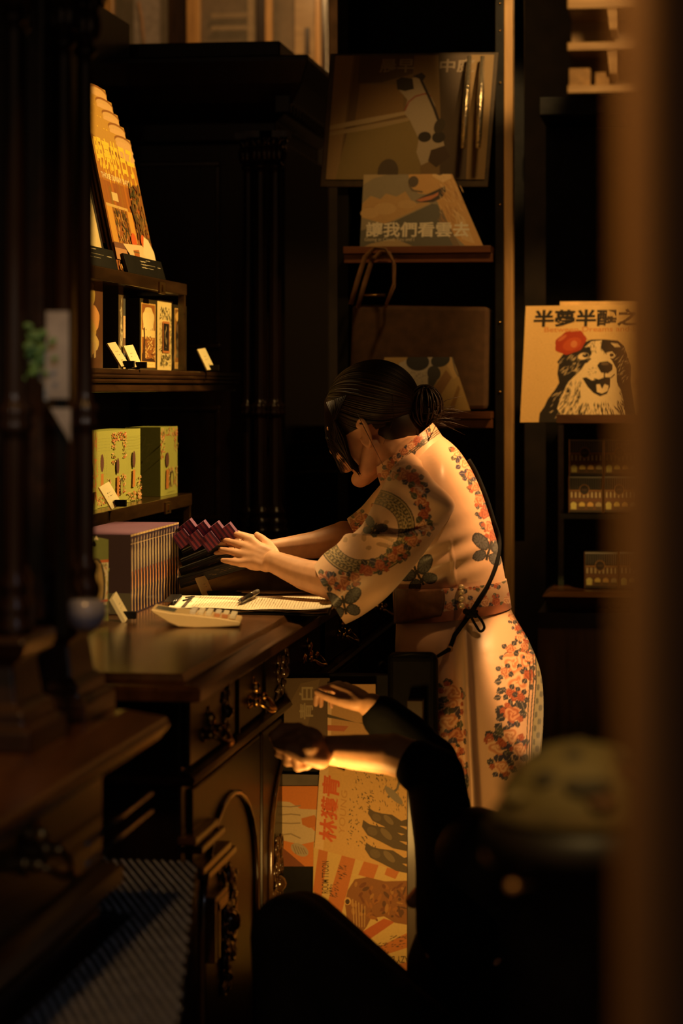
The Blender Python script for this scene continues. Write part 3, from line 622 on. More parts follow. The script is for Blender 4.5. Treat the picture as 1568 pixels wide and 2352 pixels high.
def name_card(xa, xb, ya, yb, X, label):
    p0, p1 = PX(xa, ya, X), PX(xb, yb, X)
    r = thing('name_card', label, 'label card', (X, p0.y, 1.579))
    o = Vector((X, p0.y, 1.5795)); ex = Vector((0.0, p1.y - p0.y, 0)); ey = Vector((-0.012, 0, 0.042))
    MB().slab(o, ex, ey, 0.006).build('card', BLACK, r, 0.0005)
    sh = Sheet(o, ex, ey); w = (0.75, 0.62, 0.42)
    for row in range(3): sh.strokes(w, [(0.42 + 0.012 * i, 0.76 - 0.16 * row, 0.10, random.choice([0, 1.57, 0.7, 2.2]), 0.012) for i in range(11)])
    sh.strokes(w, [(0.57 + 0.012 * i, 0.86, 0.06, R(0, 3), 0.01) for i in range(9)] + [(0.57 + 0.010 * i, 0.62, 0.03, R(0, 3), 0.008) for i in range(22)] + [(0.60 + 0.010 * i, 0.44, 0.03, R(0, 3), 0.008) for i in range(12)] + [(0.86 + 0.010 * i, 0.6, 0.07, R(0, 3), 0.014) for i in range(7)])
    sh.mb.build('card_lettering', MATT, r, colours=True)
name_card(140, 272, 600, 618, -1.204, 'black name card with pale lettering below the cream album')
name_card(295, 381, 618, 640, -1.204, 'black name card with pale lettering below the street-scene albums')
# ---------------------------------------------------------------- gift boxes
def gift_box(label, y0, y1, X, depth, z0, h, col, art=None, group=None, side_art=None, name='gift_box', rim=0.001):
    r = thing(name, label, 'box', ((X - depth / 2), (y0 + y1) / 2, z0), group)
    b = MB(); b.box((X - depth, y0, z0 + 0.0005), (X, y1, z0 + h), col); b.build('carton', MATT, r, rim, colours=True)
    sh = Sheet((X, y0, z0 + 0.0005), (0, y1 - y0, 0), (0, 0, h))
    if art: sh.mb = MB(); art(sh); sh.mb.build('front_print', PRINT, r, colours=True)
    if side_art:
        sd = Sheet((X - depth, y0, z0 + 0.0005), (depth, 0, 0), (0, 0, h)); side_art(sd); sd.mb.build('side_print', PRINT, r, colours=True)
    return r
def art_pale_oval(sh):
    sh.rect((0.13, 0.05, 0.018), 0, 0, 1, 1)
    for u, v, a, b in ((0.5, 0.78, 0.18, 0.10), (0.42, 0.62, 0.26, 0.14), (0.62, 0.55, 0.24, 0.14), (0.48, 0.42, 0.24, 0.12), (0.56, 0.30, 0.28, 0.10), (0.46, 0.22, 0.2, 0.08), (0.5, 0.90, 0.12, 0.05)):
        sh.oval((R(0.55, 0.8), R(0.36, 0.55), R(0.10, 0.25)), u, v, a, b, 18, R(-0.2, 0.2), 0.05)
    for u in (0.3, 0.45, 0.6): sh.poly((0.65, 0.45, 0.22), [(u, 0.28), (u + 0.12, 0.28), (u + 0.1, 0.12), (u + 0.03, 0.11)])
def art_harbour(sh):
    sh.rect((0.05, 0.035, 0.012), 0, 0, 1, 1); sh.rect((0.75, 0.42, 0.10), 0.08, 0.03, 0.92, 0.94); sh.rect((0.36, 0.13, 0.03), 0.12, 0.12, 0.88, 0.92)
    sh.oval((0.90, 0.68, 0.28), 0.5, 0.72, 0.34, 0.17, 18, 0, 0.06, 7)
    for k in range(7): sh.poly((0.95, 0.75, 0.36), [(0.2 + 0.09 * k, 0.80), (0.26 + 0.09 * k, 0.83 - 0.01 * abs(k - 3)), (0.25 + 0.09 * k, 0.55), (0.2 + 0.09 * k, 0.52)])
    sh.rect((0.92, 0.66, 0.26), 0.12, 0.46, 0.88, 0.56)
    for _ in range(60): sh.oval(random.choice([(0.75, 0.42, 0.12), (0.85, 0.55, 0.2), (0.30, 0.11, 0.03), (0.18, 0.06, 0.02)]), R(0.22, 0.84), R(0.14, 0.46), R(0.03, 0.09), R(0.008, 0.02), 7, R(-0.5, 0.5))
    sh.poly((0.07, 0.03, 0.015), [(0.16, 0.14), (0.3, 0.14), (0.28, 0.5), (0.25, 0.60), (0.2, 0.58), (0.22, 0.48)]); sh.poly((0.06, 0.025, 0.012), [(0.12, 0.12), (0.88, 0.12), (0.7, 0.17), (0.35, 0.15), (0.12, 0.24)])
    sh.rect((0.86, 0.62, 0.24), 0.14, 0.04, 0.86, 0.11); sh.strokes((0.3, 0.16, 0.05), [(0.3 + 0.06 * i, 0.075, 0.05, R(0, 3), 0.012) for i in range(8)])
def art_cream(sh):
    sh.rect((0.92, 0.70, 0.30), 0, 0, 1, 1)
    for sv in (0.80, 0.14):
        for _ in range(60): sh.oval((0.10, 0.08, 0.03), R(0.18, 0.84), sv + R(-0.07, 0.09), R(0.01, 0.04), R(0.006, 0.016), 6, R(0, 3))
    for _ in range(70): sh.oval((0.12, 0.09, 0.03), random.choice([R(0.10, 0.26), R(0.76, 0.92)]), R(0.2, 0.75), R(0.01, 0.04), R(0.004, 0.012), 6, R(0, 3))
    sh.rect((0.62, 0.22, 0.06), 0.30, 0.25, 0.74, 0.70); sh.rect((0.02, 0.015, 0.015), 0.34, 0.28, 0.70, 0.67)
    sh.strokes((0.75, 0.55, 0.25), [(0.5 + R(-0.06, 0.06), v, 0.12, R(0, 3), 0.02) for v in (0.60, 0.56, 0.53, 0.46, 0.43, 0.40)] + [(0.5, 0.33, 0.06, 0, 0.012)])
def art_window(sh):
    sh.rect((0.03, 0.022, 0.012), 0, 0, 1, 1); sh.rect((0.62, 0.36, 0.10), 0.1, 0.03, 0.92, 0.95); sh.rect((0.26, 0.11, 0.03), 0.14, 0.13, 0.88, 0.93)
    sh.oval((0.75, 0.46, 0.14), 0.5, 0.82, 0.34, 0.09, 16, 0, 0.06, 7); sh.oval((0.022, 0.016, 0.012), 0.55, 0.5, 0.36, 0.34, 22)
    for k in range(5): sh.oval((0.10 + 0.01 * k, 0.085, 0.05), 0.45 + 0.05 * (k % 2), 0.26 + 0.105 * k, 0.26, 0.048, 14, 0.15 * (-1) ** k)
    sh.poly((0.7, 0.4, 0.1), [(0.6, 0.13), (0.88, 0.2), (0.88, 0.13)]); sh.rect((0.5, 0.32, 0.12), 0.2, 0.04, 0.84, 0.105); sh.strokes((0.12, 0.07, 0.03), [(0.3 + 0.06 * i, 0.075, 0.05, R(0, 3), 0.012) for i in range(8)])
zS = 1.370; XS = -1.235
yy = lambda px, X=XS: PX(px, 800, X).y
gift_box('brown gift box with a pale pastry picture, leftmost on the curved shelf', yy(180), yy(236), XS, 0.11, zS, 0.19, (0.12, 0.045, 0.016), art_pale_oval, name='gift_box')
def art_slim(sh):
    sh.rect((0.12, 0.075, 0.03), 0, 0, 1, 1)
    for v0 in (0.64, 0.5, 0.34, 0.2): sh.strokes((0.80, 0.66, 0.40), [(0.6 + R(-0.1, 0.1), v0 + 0.03 * i, 0.5, R(0, 3.1), 0.07) for i in range(4)])
gift_box('tall dark gift box with a narrow olive lettered edge on the curved shelf', yy(272), yy(283), XS, 0.13, zS, 0.187, (0.016, 0.010, 0.008), art_slim)
def art_beach(sh): sh.rect((0.10, 0.10, 0.09), 0, 0.72, 1, 1); sh.rect((0.80, 0.52, 0.26), 0, 0.40, 1, 0.72); sh.rect((0.22, 0.12, 0.06), 0, 0.22, 1, 0.42); sh.oval((0.86, 0.60, 0.30), 0.3, 0.24, 0.3, 0.1, 12); sh.rect((0.75, 0.52, 0.26), 0, 0, 1, 0.16)
gift_box('slim gift box with a dusk picture, between the tall dark and the harbour boxes', yy(285), yy(298), XS - 0.01, 0.10, zS, 0.165, (0.05, 0.05, 0.05), art_beach)
gift_box('black gift box with a framed harbour picture on the curved shelf', yy(321), yy(360), XS, 0.10, zS, 0.163, (0.014, 0.010, 0.008), art_harbour)
gift_box('cream gift box with a black title plaque and dark garland on the curved shelf', yy(361), yy(396), XS, 0.10, zS, 0.166, (0.86, 0.64, 0.28), art_cream)
gift_box('black gift box with an arched window, rightmost on the curved shelf', yy(397.5), yy(428), XS, 0.10, zS, 0.160, (0.014, 0.010, 0.008), art_window)
GREEN = (0.34, 0.36, 0.075)
def art_green(two):
    def f(sh):
        sh.rect((0.46, 0.46, 0.12), 0, 0, 1, 1)
        def blossom(cols, u0, v0, u1, v1, n, s=1):
            for _ in range(n): sh.oval(random.choice(cols), R(u0, u1), R(v0, v1), 0.012 * s * R(0.6, 1.5), R(0.006, 0.014), 6, R(0, 3))
        pk = [(0.72, 0.26, 0.12), (0.85, 0.55, 0.28), (0.60, 0.16, 0.06), (0.80, 0.42, 0.2), (0.2, 0.14, 0.04)]
        cols = ((0.0, 0.36, 0.0), (0.36, 0.66, 1), (0.66, 1, 0)) if two else ((0, 1, 1),)
        s = 1 if two else 2.6
        for (a, b, arch) in cols:
            w = b - a
            if arch:
                blossom(pk, a, 0.86, b, 0.97, 60, s); blossom(pk, a, 0.55, a + 0.22 * w, 0.95, 50, s); blossom(pk, b - 0.2 * w, 0.62, b, 0.95, 35, s)
                blossom(pk, a + 0.45 * w, 0.12, b - 0.05 * w, 0.40, 70, s); sh.oval((0.12, 0.10, 0.05), a + 0.62 * w, 0.24, 0.11 * w, 0.12, 14); sh.oval((0.46, 0.44, 0.12), a + 0.62 * w, 0.22, 0.07 * w, 0.10, 14)
                sh.oval((0.16, 0.07, 0.06), a + 0.34 * w, 0.52, 0.10 * w, 0.11, 12); sh.poly((0.60, 0.22, 0.06), [(a + 0.26 * w, 0.10), (a + 0.42 * w, 0.10), (a + 0.42 * w, 0.38), (a + 0.28 * w, 0.38)])
            else:
                for r_ in range(5): sh.strokes((0.17, 0.17, 0.06), [(a + w * (0.1 + 0.07 * i), 0.90 - 0.04 * r_, 0.012 * s, R(0, 3), 0.008) for i in range(12)])
                for i in range(6): sh.strokes((0.22, 0.22, 0.07), [(a + w * (0.12 + 0.12 * i), 0.68 - 0.035 * j, 0.03, 1.57, 0.004) for j in range(8)])
                sh.oval((0.16, 0.07, 0.06), a + 0.46 * w, 0.58, 0.10 * w, 0.12, 12); sh.poly((0.62, 0.25, 0.07), [(a + 0.36 * w, 0.2), (a + 0.54 * w, 0.2), (a + 0.54 * w, 0.44), (a + 0.4 * w, 0.44)])
                blossom(pk, a + 0.02, 0.02, b - 0.02, 0.14, 60, s); blossom(pk, b - 0.25 * w, 0.05, b - 0.02, 0.36, 30, s)
        if not two: sh.strokes((0.10, 0.10, 0.04), [(0.40 + 0.05 * i, 0.045, 0.04, R(0, 1), 0.012) for i in range(8)])
    return f
zG = 1.073; XG = -1.245
yg = lambda px: PX(px, 1080, XG).y
def art_round(sh): sh.rect((0.46, 0.44, 0.12), 0, 0, 1, 1); sh.oval((0.05, 0.03, 0.02), 0.2, 0.45, 0.55, 0.33, 20); [sh.oval((0.62, 0.40, 0.14), 0.3, 0.3 + 0.14 * k, 0.3, 0.06, 12) for k in range(3)]; [sh.oval((0.70, 0.26, 0.10), R(0.6, 0.98), R(0.1, 0.95), 0.06, 0.015, 6, R(0, 3)) for _ in range(50)]
gift_box('pale green gift box with a dark oval window, partly hidden behind the near column', yg(176), yg(213), XG + 0.01, 0.10, zG, 0.165, GREEN, art_round)
gift_box('wide pale green gift box with blossom print and two text blocks on the riser', yg(215.5), yg(322), XG, 0.07, zG, 0.163, GREEN, art_green(True))
def art_emboss(sh): sh.rect((0.20, 0.21, 0.05), 0, 0, 1, 1); sh.strokes((0.26, 0.26, 0.08), [(0.5 + R(-0.2, 0.2), 0.45 + 0.02 * i, 0.2, R(0, 3), 0.03) for i in range(18)])
gift_box('narrow pale green gift box with blossom print, rightmost on the lower riser', yg(357), yg(396), XG + 0.012, 0.085, zG, 0.163, GREEN, art_green(False), side_art=art_emboss)
# ---------------------------------------------------------------- price cards
def price_card(label, tl, tr_, br, bl, D, w2=0.004):
    o = P(*bl, D); ex = P(*br, D + 0.03) - o; ey = P(*tl, D + 0.012) - o
    r = thing('price_card', label, 'price card', o, 'price cards')
    MB().slab(o, ex, ey, w2).build('card', CREAM, r, 0.0004)
    sh = Sheet(o, ex, ey)
    for v, wd in ((0.62, 0.3), (0.48, 0.42), (0.25, 0.22)): sh.strokes((0.22, 0.16, 0.07), [(0.5 + R(-wd / 2, wd / 2), v, 0.06, R(0, 3), 0.02) for _ in range(9)])
    sh.mb.build('card_lettering', MATT, r, colours=True)
    f = MB(); q = o + ex * 0.55; f.box((-0.010, -0.005, 0), (0.014, 0.006, 0.014), M=Matrix.Translation(q + ex * 0.25 - FW * 0.006 - UP * 0.004)); f.build('foot', BLACK, r, 0.001)
price_card('cream price card on the curved shelf in front of the tall dark box', (246, 788), (271, 790), (298, 839), (279, 842), 5.25)
price_card('cream price card on the curved shelf touching the harbour picture box', (284, 794), (305, 793), (327, 841), (306, 844), 5.34)
price_card('cream price card standing alone at the right end of the curved shelf', (453, 802), (474, 804), (494, 847), (476, 850), 6.05)
price_card('cream price card on the lower riser in front of the wide green box', (227, 1119), (253, 1112), (280, 1156), (257, 1170), 5.08)
price_card('narrow cream price card at the front of the purple-topped books', (258, 1373), (274, 1366), (298, 1413), (289, 1428), 4.46, 0.008)
price_card('cream price card behind the clipboard, below the leaning books', (450, 1327), (477, 1322), (492, 1367), (470, 1373), 4.98)
# ---------------------------------------------------------------- purple books in a row on the counter
XB_ = -1.045
ys = np.linspace(PX(300, 1400, XB_).y, PX(411, 1370, XB_).y, 18)
pitch = ys[1] - ys[0]
PURP = (0.085, 0.018, 0.055); DKC = (0.030, 0.010, 0.010); BLU = (0.018, 0.011, 0.040)
def book(label):
    r = thing('purple_book', label, 'book', (XB_, ys[0], 0.9), 'upright purple books on the counter')
    b = MB(); y0, y1 = ys[0], ys[0] + pitch * 0.94; z0, z1 = 0.9005, 1.052; x0 = XB_ - 0.135
    vs = [(x0, y0, z0), (XB_, y0, z0), (XB_, y1, z0), (x0, y1, z0), (x0, y0, z1), (XB_, y0, z1), (XB_, y1, z1), (x0, y1, z1)]
    b.add(vs, [(3, 2, 1, 0)], DKC); b.add(vs, [(4, 5, 6, 7)], PURP); b.add(vs, [(0, 1, 5, 4), (2, 3, 7, 6)], DKC); b.add(vs, [(1, 2, 6, 5), (3, 0, 4, 7)], BLU)
    b.build('cover', MATT, r, colours=True)
    sh = Sheet((XB_, y0, z0), (0, y1 - y0, 0), (0, 0, z1 - z0))
    sh.rect(BLU, 0, 0, 1, 1); sh.rect((0.75, 0.55, 0.22), 0, 0.975, 1, 1); sh.rect((0.62, 0.45, 0.2), 0, 0.875, 1, 0.885)
    for v0 in (0.79, 0.69, 0.60):
        sh.strokes((0.82, 0.66, 0.36), [(0.5 + R(-0.25, 0.25), v0 + R(-0.035, 0.035), 0.30, R(0.9, 2.2), 0.09) for _ in range(7)])
    sh.strokes((0.8, 0.62, 0.3), [(0.55, 0.93, 0.06, 1.57, 0.2)])
    sh.poly((0.62, 0.16, 0.03), [(0.35, 0.30), (0.75, 0.34), (0.7, 0.53), (0.45, 0.55)])
    sh.poly((0.90, 0.55, 0.16), [(0.40, 0.02), (0.62, 0.02), (0.55, 0.16), (0.75, 0.30), (0.62, 0.48), (0.45, 0.52), (0.55, 0.34), (0.35, 0.20)])
    sh.poly((0.95, 0.72, 0.30), [(0.46, 0.04), (0.56, 0.04), (0.50, 0.18), (0.62, 0.32), (0.54, 0.42), (0.5, 0.30), (0.42, 0.18)])
    sh.mb.build('spine_print', PRINT, r, colours=True)
    return r
b0 = book('first of the upright purple books, nearest the camera, its dark cover showing')
sh = Sheet((XB_ - 0.135, ys[0] - 0.0006, 0.9005), (0.135, 0, 0), (0, 0, 0.152)); sh.rect((0.085, 0.070, 0.035), 0, 0.01, 1, 0.27)
sh.strokes((0.03, 0.025, 0.015), [(R(0.1, 0.9), R(0.05, 0.22), 0.05, 0, 0.01) for _ in range(14)]); sh.mb.build('cover_band', MATT, b0, colours=True)
ordn = ['second', 'third', 'fourth', 'fifth', 'sixth', 'seventh', 'eighth', 'ninth', 'tenth', 'eleventh', 'twelfth', 'thirteenth', 'fourteenth', 'fifteenth', 'sixteenth', 'last']
b1 = None
for k in range(1, 17):
    lab = ordn[k - 1] + ' of the upright purple books counting from the camera end' if k < 16 else 'last of the upright purple books, beside the leaning ones'
    if b1 is None:
        b1 = book(lab); b1.location.y += pitch
    else: dup(b1, (0, pitch * (k - 1), 0), lab)
# leaning dark books with striped purple ends
lean_l = ['lowest of the leaning dark books with script, nearest the clipboard', 'second lowest of the leaning dark books with script', 'second highest of the leaning dark books with script', 'topmost of the leaning dark books with script, under the hands']
for k in range(4):
    D = 5.02 + 0.035 * k; ang = math.radians(17 + 3 * k)
    e = RT * math.cos(ang) + UP * math.sin(ang); up = UP * math.cos(ang) - RT * math.sin(ang)
    base = P(415 + 4 * k, 1352 - 21 * k, D)
    ln = 0.150 - 0.012 * k
    r = thing('leaning_book', lean_l[k], 'book', base, 'leaning dark books')
    MB().slab(base, e * ln, up * 0.0235, 0.05).slab(base + up * 0.0035 - FW * 0.001, e * ln, up * 0.016, 0.002).build('cover', mat('near_black_cover', (0.016, 0.012, 0.011), 0.5), r, 0.001)
    sh = Sheet(base - FW * 0.0012, e * ln, up * 0.0235)
    sh.strokes((0.36, 0.24, 0.10), [(0.45 + 0.03 * i + R(-0.01, 0.01), 0.5 + R(-0.2, 0.2), R(0.02, 0.05), R(0.2, 2.6), 0.08) for i in range(15)])
    sh.strokes((0.30, 0.13, 0.05), [(0.18, 0.35, 0.3, 0.1, 0.05), (0.24, 0.6, 0.24, -0.1, 0.04)])
    sh.mb.build('script_print', MATT, r, colours=True)
spots_ = [(432, 1217, 'leftmost of the striped purple boxes in the upper row'), (464, 1221, 'second striped purple box in the upper row'), (496, 1223, 'third striped purple box in the upper row, by the fingertips'), (523, 1226, 'rightmost striped purple box, behind the fingers'), (418, 1238, 'leftmost striped purple box of the lower row, against the last upright book'), (450, 1241, 'middle striped purple box of the lower row'), (481, 1244, 'rightmost striped purple box of the lower row, under the fingertips')]
sb0 = None
for k, (x, y, lab) in enumerate(spots_):
    c = P(x, y, 5.00 if k < 4 else 4.98)
    if sb0 is None:
        sb0 = thing('striped_box', lab, 'box', c, 'striped purple boxes on the leaning books')
        a = math.radians(38); u = RT * math.cos(a) + UP * math.sin(a); v = UP * math.cos(a) - RT * math.sin(a); s = 0.031
        o = c - u * s / 2 - v * s / 2
        MB().slab(o, u * s, v * s, 0.07, (0.12, 0.02, 0.08)).build('carton', MATT, sb0, 0.0008, colours=True)
        sh = Sheet(o, u * s, v * s)
        for i in range(7): sh.poly((0.34, 0.055, 0.13) if i % 2 else (0.09, 0.02, 0.10), [(i / 7, 0), ((i + 1) / 7, 0), ((i + 1) / 7, 1), (i / 7, 1)], 0.0004)
        sh.k = 3; sh.strokes((0.55, 0.22, 0.14), [(0.5, 0.04, 1, 0, 0.05)])
        sh.mb.build('striped_end', PRINT, sb0, colours=True)
    else: dup(sb0, c - sb0.location, lab)
# green box with an oval window, near end of the counter
D = 4.40
r = thing('gift_box', 'green gift box with an oval window of golden pastries on the counter', 'box', P(220, 1432, D))
o = P(180, 1428, D); ex = P(249, 1426, D + 0.02) - o; ey = UP * ((1428 - 1240) / F * D)
MB().slab(o, ex, ey, 0.11, (0.15, 0.16, 0.035)).build('carton', MATT, r, 0.001, colours=True)
sh = Sheet(o, ex, ey); sh.rect((0.16, 0.17, 0.04), 0, 0, 1, 1); sh.poly((0.62, 0.50, 0.28), [(0, 0.20), (0.95, 0.20), (1, 0.72), (0, 0.70)]); sh.poly((0.5, 0.12, 0.03), [(0, 0.70), (1, 0.72), (1, 0.755), (0, 0.73)])
for _ in range(26): sh.oval((R(0.2, 0.5), R(0.18, 0.4), 0.08), R(0.7, 1), R(0.3, 0.7), 0.04, 0.015, 7, R(0, 3))
sh.oval((0.07, 0.05, 0.02), 0.60, 0.43, 0.30, 0.345, 28); sh.oval((0.34, 0.22, 0.07), 0.58, 0.43, 0.25, 0.32, 28)
for v, h in ((0.66, 0.09), (0.5, 0.15), (0.34, 0.13), (0.2, 0.09)):
    for u in (0.46, 0.58, 0.70): sh.poly((0.50, 0.33, 0.10) if u < 0.6 else (0.36, 0.22, 0.06), [(u - 0.05, v - h / 2), (u + 0.05, v - h / 2), (u + 0.045, v + h / 2), (u - 0.045, v + h / 2)])
sh.poly((0.80, 0.62, 0.30), [(0.2, 0.27), (0.62, 0.29), (0.60, 0.20), (0.26, 0.16)]); sh.poly((0.8, 0.66, 0.42), [(0.2, 0.62), (0.5, 0.70), (0.42, 0.5)])
sh.poly((0.5, 0.12, 0.03), [(0.5, 0.22), (0.98, 0.24), (0.97, 0.27), (0.6, 0.25)])
sh.mb.build('front_print', PRINT, r, colours=True)
MB().prism([P(216, 1240, D), P(226, 1240, D), P(221, 1231, D)][::-1], FW * 0.004).build('paper_tab', CREAM, r)
# ---------------------------------------------------------------- clipboard, pen, calculator
tl, tr_, br, bl = PZ(408, 1371, 0.906), PZ(762, 1373, 0.907), PZ(752, 1407, 0.907), PZ(380, 1401, 0.906)
r = thing('clipboard', 'black clipboard holding a lined paper pad, lying at the front of the counter', 'clipboard', (bl.x, bl.y, 0.9))
def quad_prism(q, z0, z1, grow=0.0):
    c = sum(q, Vector()) / 4; q = [p + (p - c) * grow for p in q]
    return MB().prism([(p.x, p.y, z1) for p in q], (0, 0, z0 - z1))
quad_prism([bl, br, tr_, tl], 0.9003, 0.9035, 0.025).build('board', BLACK, r, 0.001)
pg = MB(); nx, ny = 24, 6
for layer in range(4):
    vs = []; fs = []
    for j in range(ny + 1):
        for i in range(nx + 1):
            u, v = i / nx, j / ny; p = (bl * (1 - u) + br * u) * (1 - v) + (tl * (1 - u) + tr_ * u) * v
            cur = 0.010 * max(0, (u - 0.75) / 0.25) ** 2 * (1 - v) * (layer / 3) + 0.003 * math.sin(u * 7 + layer) * (1 - v)
            vs.append((p.x + 0.002 * layer, p.y - 0.001 * layer, 0.9045 + 0.0016 * layer + abs(cur)))
    for j in range(ny):
        for i in range(nx):
            a = j * (nx + 1) + i; fs.append((a, a + 1, a + nx + 2, a + nx + 1))
    pg.add(vs, fs, (0.84, 0.72, 0.50) if layer == 3 else (0.78, 0.62, 0.40), True)
top = pg.v[-(nx + 1) * (ny + 1):]
def page_pt(u, v, lift=0.0007):
    i = min(nx - 1, int(u * nx)); j = min(ny - 1, int(v * ny)); a = j * (nx + 1) + i; fu, fv = u * nx - i, v * ny - j
    p = (top[a] * (1 - fu) + top[a + 1] * fu) * (1 - fv) + (top[a + nx + 1] * (1 - fu) + top[a + nx + 2] * fu) * fv
    return p + UP * lift
for i in range(48):
    u = 0.14 + 0.0175 * i
    pg.add([page_pt(u, 0.06), page_pt(u + 0.0022, 0.06), page_pt(u + 0.0022, 0.94), page_pt(u, 0.94)], [(0, 1, 2, 3)], (0.42, 0.30, 0.15))
for i in range(220):
    u, v = 0.14 + 0.0175 * random.randrange(48) + R(-0.004, 0.004), R(0.1, 0.9)
    pg.add([page_pt(u, v), page_pt(u + 0.003, v + 0.01), page_pt(u + 0.004, v + R(0.02, 0.05)), page_pt(u, v + 0.02)], [(0, 1, 2, 3)], (0.3, 0.2, 0.1))
pg.add([page_pt(0.075, 0.02), page_pt(0.10, 0.02), page_pt(0.10, 0.95), page_pt(0.075, 0.95)], [(0, 1, 2, 3)], (0.05, 0.035, 0.02))
pg.build('paper_pad', MATT, r, colours=True)
cl = MB(); c0, c1 = page_pt(0.015, 0.2, 0.004), page_pt(0.015, 0.8, 0.004); d = (page_pt(0.06, 0.5) - page_pt(0.0, 0.5)).normalized()
cl.tube([c0, c1], 0.004, 8); cl.slab(c0 + UP * 0.002, c1 - c0, d * -0.02, -0.001); cl.tube([c0 * 0.7 + c1 * 0.3 + d * 0.015 + UP * 0.001, c0 * 0.6 + c1 * 0.4 + d * 0.03 + UP * 0.004, c0 * 0.4 + c1 * 0.6 + d * 0.03 + UP * 0.004, c0 * 0.3 + c1 * 0.7 + d * 0.015 + UP * 0.001], 0.0018, 8)
cl.build('clip', mat('black_steel', (0.03, 0.03, 0.03), 0.3, 0.8), r)
pen = thing('pen', 'black pen with a silver grip lying on the clipboard', 'pen', page_pt(0.45, 0.4))
p0, p1 = page_pt(0.425, 0.30, 0.006), page_pt(0.505, 0.98, 0.010); ax = (p1 - p0)
MB().tube([p0 + ax * t for t in (0.0, 0.04, 0.2, 0.62)], [0.004, 0.0052, 0.0056, 0.0056], 14).build('barrel', mat('black_plastic', (0.015, 0.015, 0.015), 0.25), pen)
MB().tube([p0 + ax * t for t in (0.62, 0.66, 0.70, 0.98, 1.0)], [0.0057, 0.006, 0.0052, 0.0052, 0.004], 14).build('silver_cap', mat('silver_band', (0.5, 0.45, 0.36), 0.3, 0.9), pen)
MB().tube([p0 - ax * 0.12, p0 - ax * 0.02, p0], [0.0008, 0.003, 0.004], 12).build('tip', mat('silver_band', (0.5, 0.45, 0.36), 0.3, 0.9), pen)
prof = [(345, 1401), (349, 1399), (362, 1402), (395, 1408), (430, 1411), (500, 1419), (549, 1427), (552, 1430), (550, 1438), (500, 1441), (450, 1442.5), (410, 1440), (385, 1430), (350, 1408)]
D = 4.36
r = thing('calculator', 'cream desk calculator with a raised display end, in front of the clipboard', 'calculator', P(450, 1441, D))
MB().prism([P(x, y, D) for x, y in prof][::-1], FW * 0.105).build('housing', mat('cream_plastic', (0.85, 0.60, 0.28), 0.35, var=0.05), r, 0.0025)
kb = MB()
for j in range(5):
    for i in range(6):
        x = 435 + 18 * i + 2 * (i // 3); y = 1410.5 + (x - 430) * 0.113
        o = P(x, y, D) + FW * (0.008 + 0.019 * j) + UP * 0.0005
        kb.slab(o + UP * 0.0052, RT * 0.0105 - UP * 0.0013, FW * 0.014, 0.006, (0.62, 0.26, 0.10) if (j == 0 and i in (3, 4)) else ((0.80, 0.68, 0.46) if i % 3 else (0.7, 0.62, 0.5)))
kb.build('keys', MATT, r, 0.0008, colours=True)
o = P(355, 1401.5, D) + FW * 0.02 + UP * 0.001
MB().slab(o, P(400, 1409, D) - P(355, 1401.5, D), FW * 0.065, 0.002).build('display', mat('grey_lcd', (0.18, 0.19, 0.14), 0.2), r)
# ---------------------------------------------------------------- posters and albums on the racks
class PSheet(Sheet):                                  # sheet addressed in the coordinates of the print itself (x right, y down)
    def __init__(s, BL, BR, TL, Y, lean=0.0, x0=0, x1=1, y0=0, y1=1):
        o = PY(*BL, Y); ex = PY(*BR, Y) - o; ey = PY(*TL, Y + lean) - o
        Sheet.__init__(s, o, ex, ey); s.r = (x0, x1, y0, y1)
    def m(s, p): x0, x1, y0, y1 = s.r; return ((p[0] - x0) / (x1 - x0), (y1 - p[1]) / (y1 - y0))
    def pp(s, col, pts): s.poly(col, [s.m(p) for p in pts])
    def po(s, col, x, y, rx, ry, ang=0, n=20, wob=0, wn=5):
        p = []
        for k in range(n):
            q = 2 * math.pi * k / n; w = 1 + wob * math.sin(wn * q); a, b = rx * w * math.cos(q), ry * w * math.sin(q)
            p.append((x + a * math.cos(ang) - b * math.sin(ang), y + a * math.sin(ang) + b * math.cos(ang)))
        s.pp(col, p[::-1])
    def pl(s, col, pts, w):                           # brush line of width w
        s.k += 1; l = s.k * 0.000012 + 0.0001
        for (a, b) in zip(pts[:-1], pts[1:]):
            dx, dy = b[0] - a[0], b[1] - a[1]; L = math.hypot(dx, dy) or 1; nx, ny = -dy / L * w / 2, dx / L * w / 2
            q = [s.m((a[0] + nx, a[1] + ny)), s.m((b[0] + nx, b[1] + ny)), s.m((b[0] - nx, b[1] - ny)), s.m((a[0] - nx, a[1] - ny))]
            s.mb.add([s.pt(u, v, l) for u, v in q], [(0, 1, 2, 3)], col)
    def pstrokes(s, col, items):                      # tapered hairs (x, y, length, angle, width) in print units
        s.k += 1; l = s.k * 0.000012 + 0.0001
        for x, y, ln, a, w in items:
            c_, s_ = math.cos(a), math.sin(a)
            q = [(x - c_ * ln / 2, y - s_ * ln / 2), (x - s_ * w / 2, y + c_ * w / 2), (x + c_ * ln / 2, y + s_ * ln / 2), (x + s_ * w / 2, y - c_ * w / 2)]
            s.mb.add([s.pt(*s.m(p), l) for p in q], [(0, 1, 2, 3)], col)
    def ptext(s, txt, x0, y0, x1, y1, col, bold=0.0, rot=0):
        a, b = s.m((x0, y1)), s.m((x1, y0)); s.text(txt, a[0], a[1], b[0], b[1], col, bold, rot)
